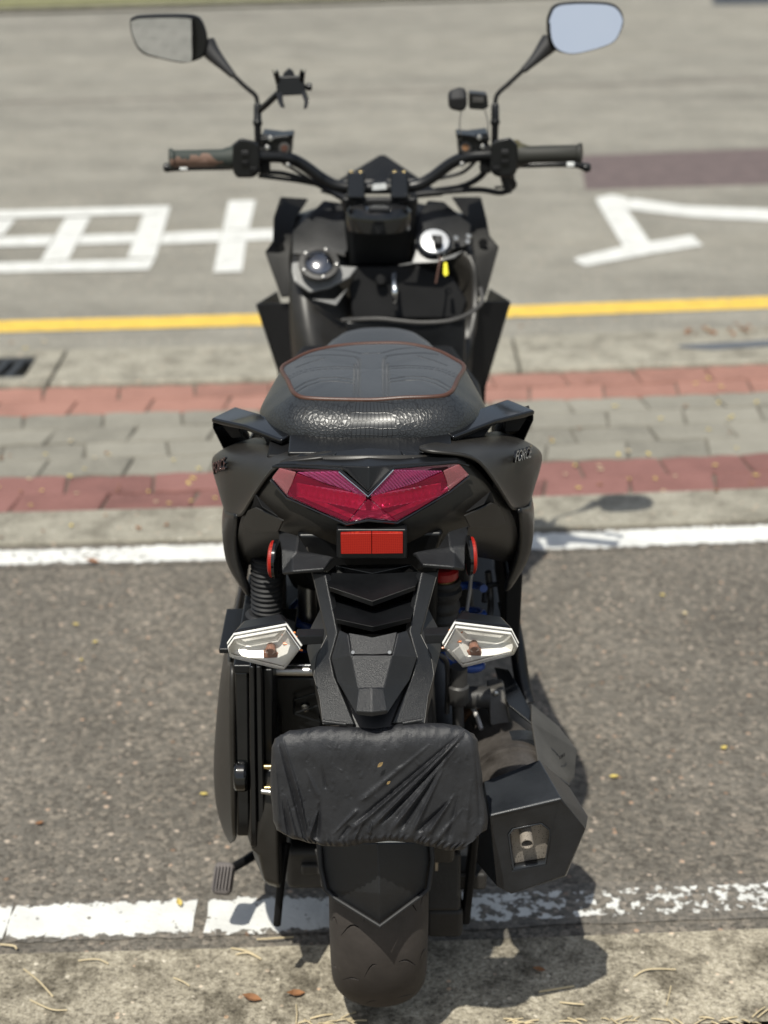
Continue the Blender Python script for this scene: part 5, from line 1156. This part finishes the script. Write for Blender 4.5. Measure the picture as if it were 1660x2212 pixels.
# storage pocket on the right with a pale lip
tube('pocket_lip', PP([(740, 692, .93), (775, 690, .915), (823, 689, .905), (860, 693, .9), (909, 697, .895), (966, 694, .895), (1005, 682, .91), (1032, 664, .93), (1042, 648, .945), (1038, 622, .965)]), .0042, 'cast_grey', S, n=10, curve=40)
prism('pocket_front', PP([(745, 694, .92), (823, 692, .91), (909, 700, .9), (966, 697, .9), (1008, 684, .92), (1005, 790, .89), (940, 800, .88), (760, 795, .9)]), .02, 'satin_black', S, bevel=.006)
hk = tube('bag_hook', PP([(852, 592, .985), (852, 612, .965), (853, 634, .955), (852, 652, .965), (850, 645, .98)]), [.0045, .004, .006, .004, .003], 'chrome', S, n=12, curve=16)
rev('seat_lock_button', [(0, .011), (.008, .011), (.012, .007)], P(823, 606, 1.0), V((0, -1, .3)), 'frame_black', S, 20)
loft('console', [PP([(770, 575, Y), (905, 572, Y), (980, 600, Y-.01), (1010, 650, Y-.02), (1000, 690, Y-.03), (760, 690, Y-.03), (755, 620, Y-.01)]) for Y in (1.02, 1.1)], 'frame_black', S, bevel=.006)

# ================================================================ THINGS ON AND AROUND THE SCOOTER
# key hanging in the lock, with a yellow tag
k0 = igx+ax_*.006+V((.006, -.004, -.006))
key = empty('ignition_key', k0); tag(key, 'key in the chrome ignition lock with a yellow tag hanging down', 'key')
def rel(pts, o): return [p-o for p in pts]
box('key_head', (.0, -.012, .006), (.016, .02, .022), 'rubber', key, rot=(.7, 0, 0), bevel=.004)
tg = rel(PP([(959, 568, .955), (966, 567, .955), (969, 592, .945), (963, 598, .945), (958, 592, .945)]), k0)
mesh('yellow_tag', tg+[p+V((0, .003, 0)) for p in tg], [tuple(range(5)), tuple(range(9, 4, -1))]+[(i, (i+1) % 5, 5+(i+1) % 5, 5+i) for i in range(5)], 'yellow_tag', key, bevel=.0008)
tube('key_cord', rel(PP([(952, 555, .965), (948, 580, .955), (942, 612, .945)]), k0), .0022, 'piping_brown', key, n=8, curve=10)
tube('key_ring', rel([P(954, 552, .962)+V((.006*math.cos(a), 0, .008*math.sin(a))) for a in [i*.5236 for i in range(13)]], k0), .0009, 'steel', key, n=6)

# nylon cover over the number plate
NU, NV = 230, 140
def ip(tab, t):
    for (a, b), (c, d) in zip(tab, tab[1:]):
        if a <= t <= c: f = (t-a)/(c-a); f = f*f*(3-2*f); return b+(d-b)*f
    return tab[-1][1]
lt = [(0, 606), (.05, 593), (.14, 587), (.5, 584), (.85, 590), (.95, 597), (1, 612)]
rt = [(0, 1010), (.04, 1026), (.1, 1033), (.5, 1043), (.85, 1055), (.93, 1053), (1, 1030)]
tt = [(0, 1587), (.06, 1577), (.25, 1568), (.38, 1570), (.5, 1574), (.58, 1570), (.64, 1563), (.85, 1562), (.95, 1567), (1, 1578)]
bt_ = [(0, 1802), (.06, 1813), (.15, 1822), (.22, 1828), (.32, 1829), (.45, 1821), (.55, 1817), (.66, 1820), (.76, 1829), (.86, 1838), (.92, 1836), (1, 1806)]
FOLD = []  # (x0,y0,x1,y1,height m,width px)
def Z5(zx, zy): return ((600+zx/3.074)*.93574, (1640+zy/3.074)*.93574)
for a, b, h, w__ in (((1480, 130), (640, 860), .0065, 8), ((1450, 150), (690, 800), -.0075, 7), ((1430, 190), (800, 830), .006, 7), ((1400, 240), (860, 800), -.006, 6), ((1390, 270), (930, 860), .005, 7), ((1330, 330), (1000, 850), -.005, 6),
                     ((1300, 420), (1080, 880), .0045, 7), ((1350, 640), (1120, 860), -.006, 7), ((1380, 600), (1190, 890), .005, 8), ((1420, 560), (1340, 920), -.003, 9), ((1440, 700), (1250, 930), .003, 8), ((1500, 500), (1450, 900), .003, 12),
                     ((1200, 250), (700, 660), .0025, 9), ((1530, 300), (1570, 800), -.003, 7),
                     ((130, 200), (330, 930), -.0045, 6), ((160, 190), (370, 920), .004, 7), ((180, 600), (260, 920), .004, 6), ((160, 640), (215, 910), -.004, 5), ((270, 560), (340, 900), .0045, 6), ((300, 640), (350, 890), -.004, 6),
                     ((430, 640), (400, 930), -.005, 9), ((420, 700), (340, 930), .005, 6), ((110, 300), (140, 860), .002, 6), ((330, 420), (420, 620), .0018, 7), ((440, 390), (470, 560), -.002, 5), ((520, 880), (700, 700), .003, 6), ((560, 920), (640, 820), -.004, 6), ((800, 780), (780, 880), .004, 6), ((730, 800), (660, 930), .004, 6)):
    FOLD.append((*Z5(*a), *Z5(*b), h, w__))
random.seed(5)
for k in range(70):
    x = random.uniform(600, 1030); y = random.uniform(1600, 1800); a = random.gauss(1.75, .45); L_ = random.uniform(8, 26)
    FOLD.append((x, y, x+math.cos(a)*L_, y+math.sin(a)*L_, random.choice((-1, 1))*random.uniform(.0004, .0010), random.uniform(2.5, 5)))
vs_ = []; fs_ = []
for j in range(NV+1):
    v_ = j/NV
    for i in range(NU+1):
        u = i/NU; xl, xr = ip(lt, v_), ip(rt, v_); yt, yb = ip(tt, u), ip(bt_, u)
        x = xl+(xr-xl)*u; y = yt+(yb-yt)*v_
        ex = min(u, 1-u)*440; ey = min(v_*1.0, 1-v_)*240
        er = lambda d, r_: 0 if d > r_ else r_-math.sqrt(max(0, r_*r_-(r_-d)**2))
        back = (er(ex, 16)*.0008+er(ey, 60 if v_ < .5 else 12)*(.0004 if v_ < .5 else .0008))
        h = 0
        for (x0, y0, x1, y1, hh, ww) in FOLD:
            dx, dy_ = x1-x0, y1-y0; l2 = dx*dx+dy_*dy_; t = ((x-x0)*dx+(y-y0)*dy_)/l2
            if t < -.02 or t > 1.02: continue
            d = abs((x-x0)*dy_-(y-y0)*dx)/math.sqrt(l2)
            if d > 3*ww: continue
            ww2 = ww*(.3+.5*t); tp = math.sin(math.pi*min(1, max(0, .06+.62*t)))
            if t > .9: tp *= max(0, (1.02-t)/.12)
            h += hh*math.exp(-(d/ww2)**2)*tp
        nz = noise.fractal(V((x*.02, y*.012, 3)), 1, 2, 4)*.0004 + (noise.ridged_multi_fractal(V((x*.022, y*.011, 6)), 1, 2, 4, 1, 2)-1.2)*.0003 + noise.fractal(V((x*.06, y*.03, 9)), 1, 2, 4)*.00045
        gth = math.exp(-((1-v_)/.055)**1.3)*.0026*math.sin(u*190+7*noise.noise(V((u*14, 1, 0))))*(1 if u > .12 else .3)
        gt2 = math.exp(-(v_/.06)**1.3)*.0009*math.sin(u*95+5*noise.noise(V((u*12, 4, 0)))+v_*40)
        Yb = -.334 - .010*v_ + back - h - nz - gth - gt2 - .012*math.sin(math.pi*u)*.5
        vs_.append(P(x, y, Yb))
n1 = NU+1
for j in range(NV):
    for i in range(NU): fs_.append((j*n1+i, j*n1+i+1, (j+1)*n1+i+1, (j+1)*n1+i))
# wrap round the edges to the back
loop = [i for i in range(n1)]+[j*n1+NU for j in range(1, NV+1)]+[NV*n1+i for i in range(NU-1, -1, -1)]+[j*n1 for j in range(NV-1, 0, -1)]
b0 = len(vs_); cc = sum(vs_, V())/len(vs_)
for idx in loop: p = vs_[idx]; vs_.append(V((cc.x+(p.x-cc.x)*.985, -.319, cc.z+(p.z-cc.z)*.99)))
for idx in loop: p = vs_[idx]; vs_.append(V((cc.x+(p.x-cc.x)*.9, -.316, cc.z+(p.z-cc.z)*.93)))
nl = len(loop)
for k in range(nl):
    a, b = loop[k], loop[(k+1) % nl]; fs_.append((a, b, b0+(k+1) % nl, b0+k)); fs_.append((b0+k, b0+(k+1) % nl, b0+nl+(k+1) % nl, b0+nl+k))
fs_.append(tuple(range(b0+nl, b0+2*nl)))
cov = mesh('plate_cover', vs_, fs_, 'nylon', None, smooth=True)
tag(cov, 'wrinkled black nylon cover gathered over the number plate below the turn signals', 'plate cover')

# leaf crumbs caught on the cover
def leaf_obj(name, p, n_, size, mat, rot, curl=.25):
    vs_ = [(0, -.5, 0), (.22, -.2, .06*curl), (.25, .1, .1*curl), (0, .5, .16*curl), (-.25, .1, .1*curl), (-.22, -.2, .06*curl), (0, -.1, -.04*curl), (0, .15, -.02*curl)]
    me = bpy.data.meshes.new(name); me.from_pydata([V(v_)*size for v_ in vs_], [], [(0, 1, 6), (1, 2, 7, 6), (2, 3, 7), (3, 4, 7), (4, 5, 6, 7), (5, 0, 6)])
    o = link(name, me, mat); o.location = p
    o.rotation_euler = n_.to_track_quat('Z', 'Y').to_euler() if n_ is not None else (0, 0, rot)
    sd_ = o.modifiers.new('solid', 'SOLIDIFY'); sd_.thickness = .0006
    return o
for (x, y, sz, lb) in ((822, 1652, .009, 'tiny curled tan leaf crumb stuck high on the black plate cover'), (840, 1691, .006, 'smaller tan leaf crumb stuck lower on the black plate cover')):
    o = leaf_obj('leaf_crumb', P(x, y, -.3535), None, sz, 'crumb', 0); o.rotation_euler = (1.4, .9, .2); tag(o, lb, 'leaf')
# fallen leaves on paving
random.seed(21)
spots = []
for k in range(34): spots.append((random.uniform(0, 470), random.choice((1.785, 1.905, 2.03, 2.16, 2.28, 1.65, 1.85, 1.95, 2.1)) + random.gauss(0, .03)))
for k in range(34): spots.append((random.uniform(1180, 1660), random.choice((1.79, 1.91, 2.04, 2.16, 2.28, 1.85, 1.95, 2.4, 2.6)) + random.gauss(0, .03)))
for k in range(12): spots.append((random.uniform(0, 1660), random.uniform(3.12, 3.3)))
for k in range(9): spots.append((random.choice((random.uniform(0, 460), random.uniform(1300, 1660))), random.uniform(.3, 1.4)))
for px, c in spots:
    dpt = CAM_D+c; u = (px-CX)/F*(dpt*_c+CAM_H*_s)
    y = road(u, c); zt = .0045 if 1.58 > c > 0 else (.016 if c < 1.79 or c > 2.74 else .004)
    if c > 3.1: zt = -.003
    o = leaf_obj('fallen_leaf', V((u, y, zt+.002)), None, random.uniform(.010, .02), random.choice(('leaf_yellow', 'leaf_yellow', 'leaf_yellow', 'straw', 'leaf_brown')), random.uniform(0, 6.28), random.uniform(.2, 1.2))
    where = 'parking asphalt' if c < 1.46 else 'near kerb and white line' if c < 1.78 else 'near red pavers' if c < 2.036 else 'grey pavers' if c < 2.518 else 'far red pavers' if c < 2.76 else 'road edge beyond the far kerb'
    sd = 'left' if px < 830 else 'right'
    tag(o, 'small dry leaf on the %s, %s of the scooter' % (where, sd), 'leaf', 'small leaves on the %s, %s' % (where, sd))
for (x, y, sz, mt, rz, lb) in ((1165, 2098, .02, 'leaf_brown', 1.5, 'brown dead leaf lying in the gutter right of the tyre'), (545, 2160, .03, 'leaf_brown', 1.4, 'long brown leaf in the gutter near the lower left'), (640, 2150, .028, 'leaf_brown', 1.8, 'brown leaf scrap in the gutter beside the tyre'), (200, 1215, .035, 'leaf_brown', 1.5, 'brown leaf on the far white line left of the scooter'), (388, 1953, .018, 'leaf_yellow', .4, 'bright yellow leaf just above the near white line')):
    p = PZ(x, y, .006); o = leaf_obj('fallen_leaf', p+V((0, 0, .003)), None, sz, mt, rz, 1.2); tag(o, lb, 'leaf')
# litter of brown leaves along the far kerb on the right
random.seed(4)
for k in range(26):
    x = random.uniform(1480, 1700); y = 716-(x-1500)*.07+random.gauss(0, 7); p = PZ(x, y, .016)
    o = leaf_obj('dead_leaf', p+V((0, 0, .003)), None, random.uniform(.012, .028), random.choice(('leaf_brown', 'leaf_brown', 'leaf_orange', 'straw')), random.uniform(0, 6.28), 1.4)
    tag(o, 'brown dead leaf in the litter beside the puddle on the far kerb', 'leaf', 'dead leaves by the puddle')
# straw in the gutter
random.seed(9)
def straw(pts, r, lb, grp=None):
    o = tube('straw', [PZ(x, y, .0065+(.004 if i % 2 else 0)) for i, (x, y) in enumerate(pts)], r, 'straw', None, n=6, curve=12)
    tag(o, lb, 'straw', grp)
straw([(555, 2029), (590, 2027), (634, 2024)], .0014, 'pale straw lying just below the near white line left of the tyre')
straw([(170, 2075), (210, 2072), (235, 2082)], .0012, 'bent straw in the gutter under the near white line')
straw([(52, 2093), (85, 2120), (115, 2153)], .0012, 'slanting straw at the left edge of the gutter')
straw([(66, 2160), (110, 2180), (145, 2182)], .0012, 'straw lowest at the left of the gutter')
straw([(500, 2048), (535, 2055), (562, 2070)], .0015, 'straw fan blade left of the tyre, lower one')
straw([(510, 2062), (535, 2058), (565, 2072)], .0013, 'straw fan blade left of the tyre, upper one')
straw([(375, 2112), (395, 2120), (410, 2130)], .0011, 'short straw in the middle of the left gutter')
straw([(1370, 2110), (1400, 2094), (1460, 2094)], .0013, 'curved straw in the gutter right of the shadow')
straw([(1440, 2172), (1446, 2150), (1450, 2130)], .001, 'upright thin straw right of the shadow')
straw([(1165, 2142), (1200, 2136), (1240, 2130)], .0016, 'straw lying inside the muffler shadow')
straw([(0, 2040), (30, 2043), (36, 2050)], .0016, 'straw cut by the left edge under the white line')
straw([(640, 2212), (642, 2190), (640, 2170)], .001, 'thin upright straw near the bottom left of the tyre')
straw([(1210, 2165), (1240, 2168), (1262, 2170)], .0014, 'short orange straw near the bottom right')
for k in range(46):
    x = random.uniform(1080, 1700) if k < 34 else random.uniform(640, 800); y = random.uniform(2196, 2222) if k < 34 else random.uniform(2196, 2215); a = random.gauss(0, .5); L_ = random.uniform(15, 50)
    straw([(x, y), (x+L_*.5, y-L_*.5*math.sin(a)-2), (x+L_, y-L_*math.sin(a))], random.uniform(.0008, .0014), 'dry grass straw in the litter along the bottom edge of the gutter', 'straws along the gutter edge')
# gravel specks
sc.frame_set(1)
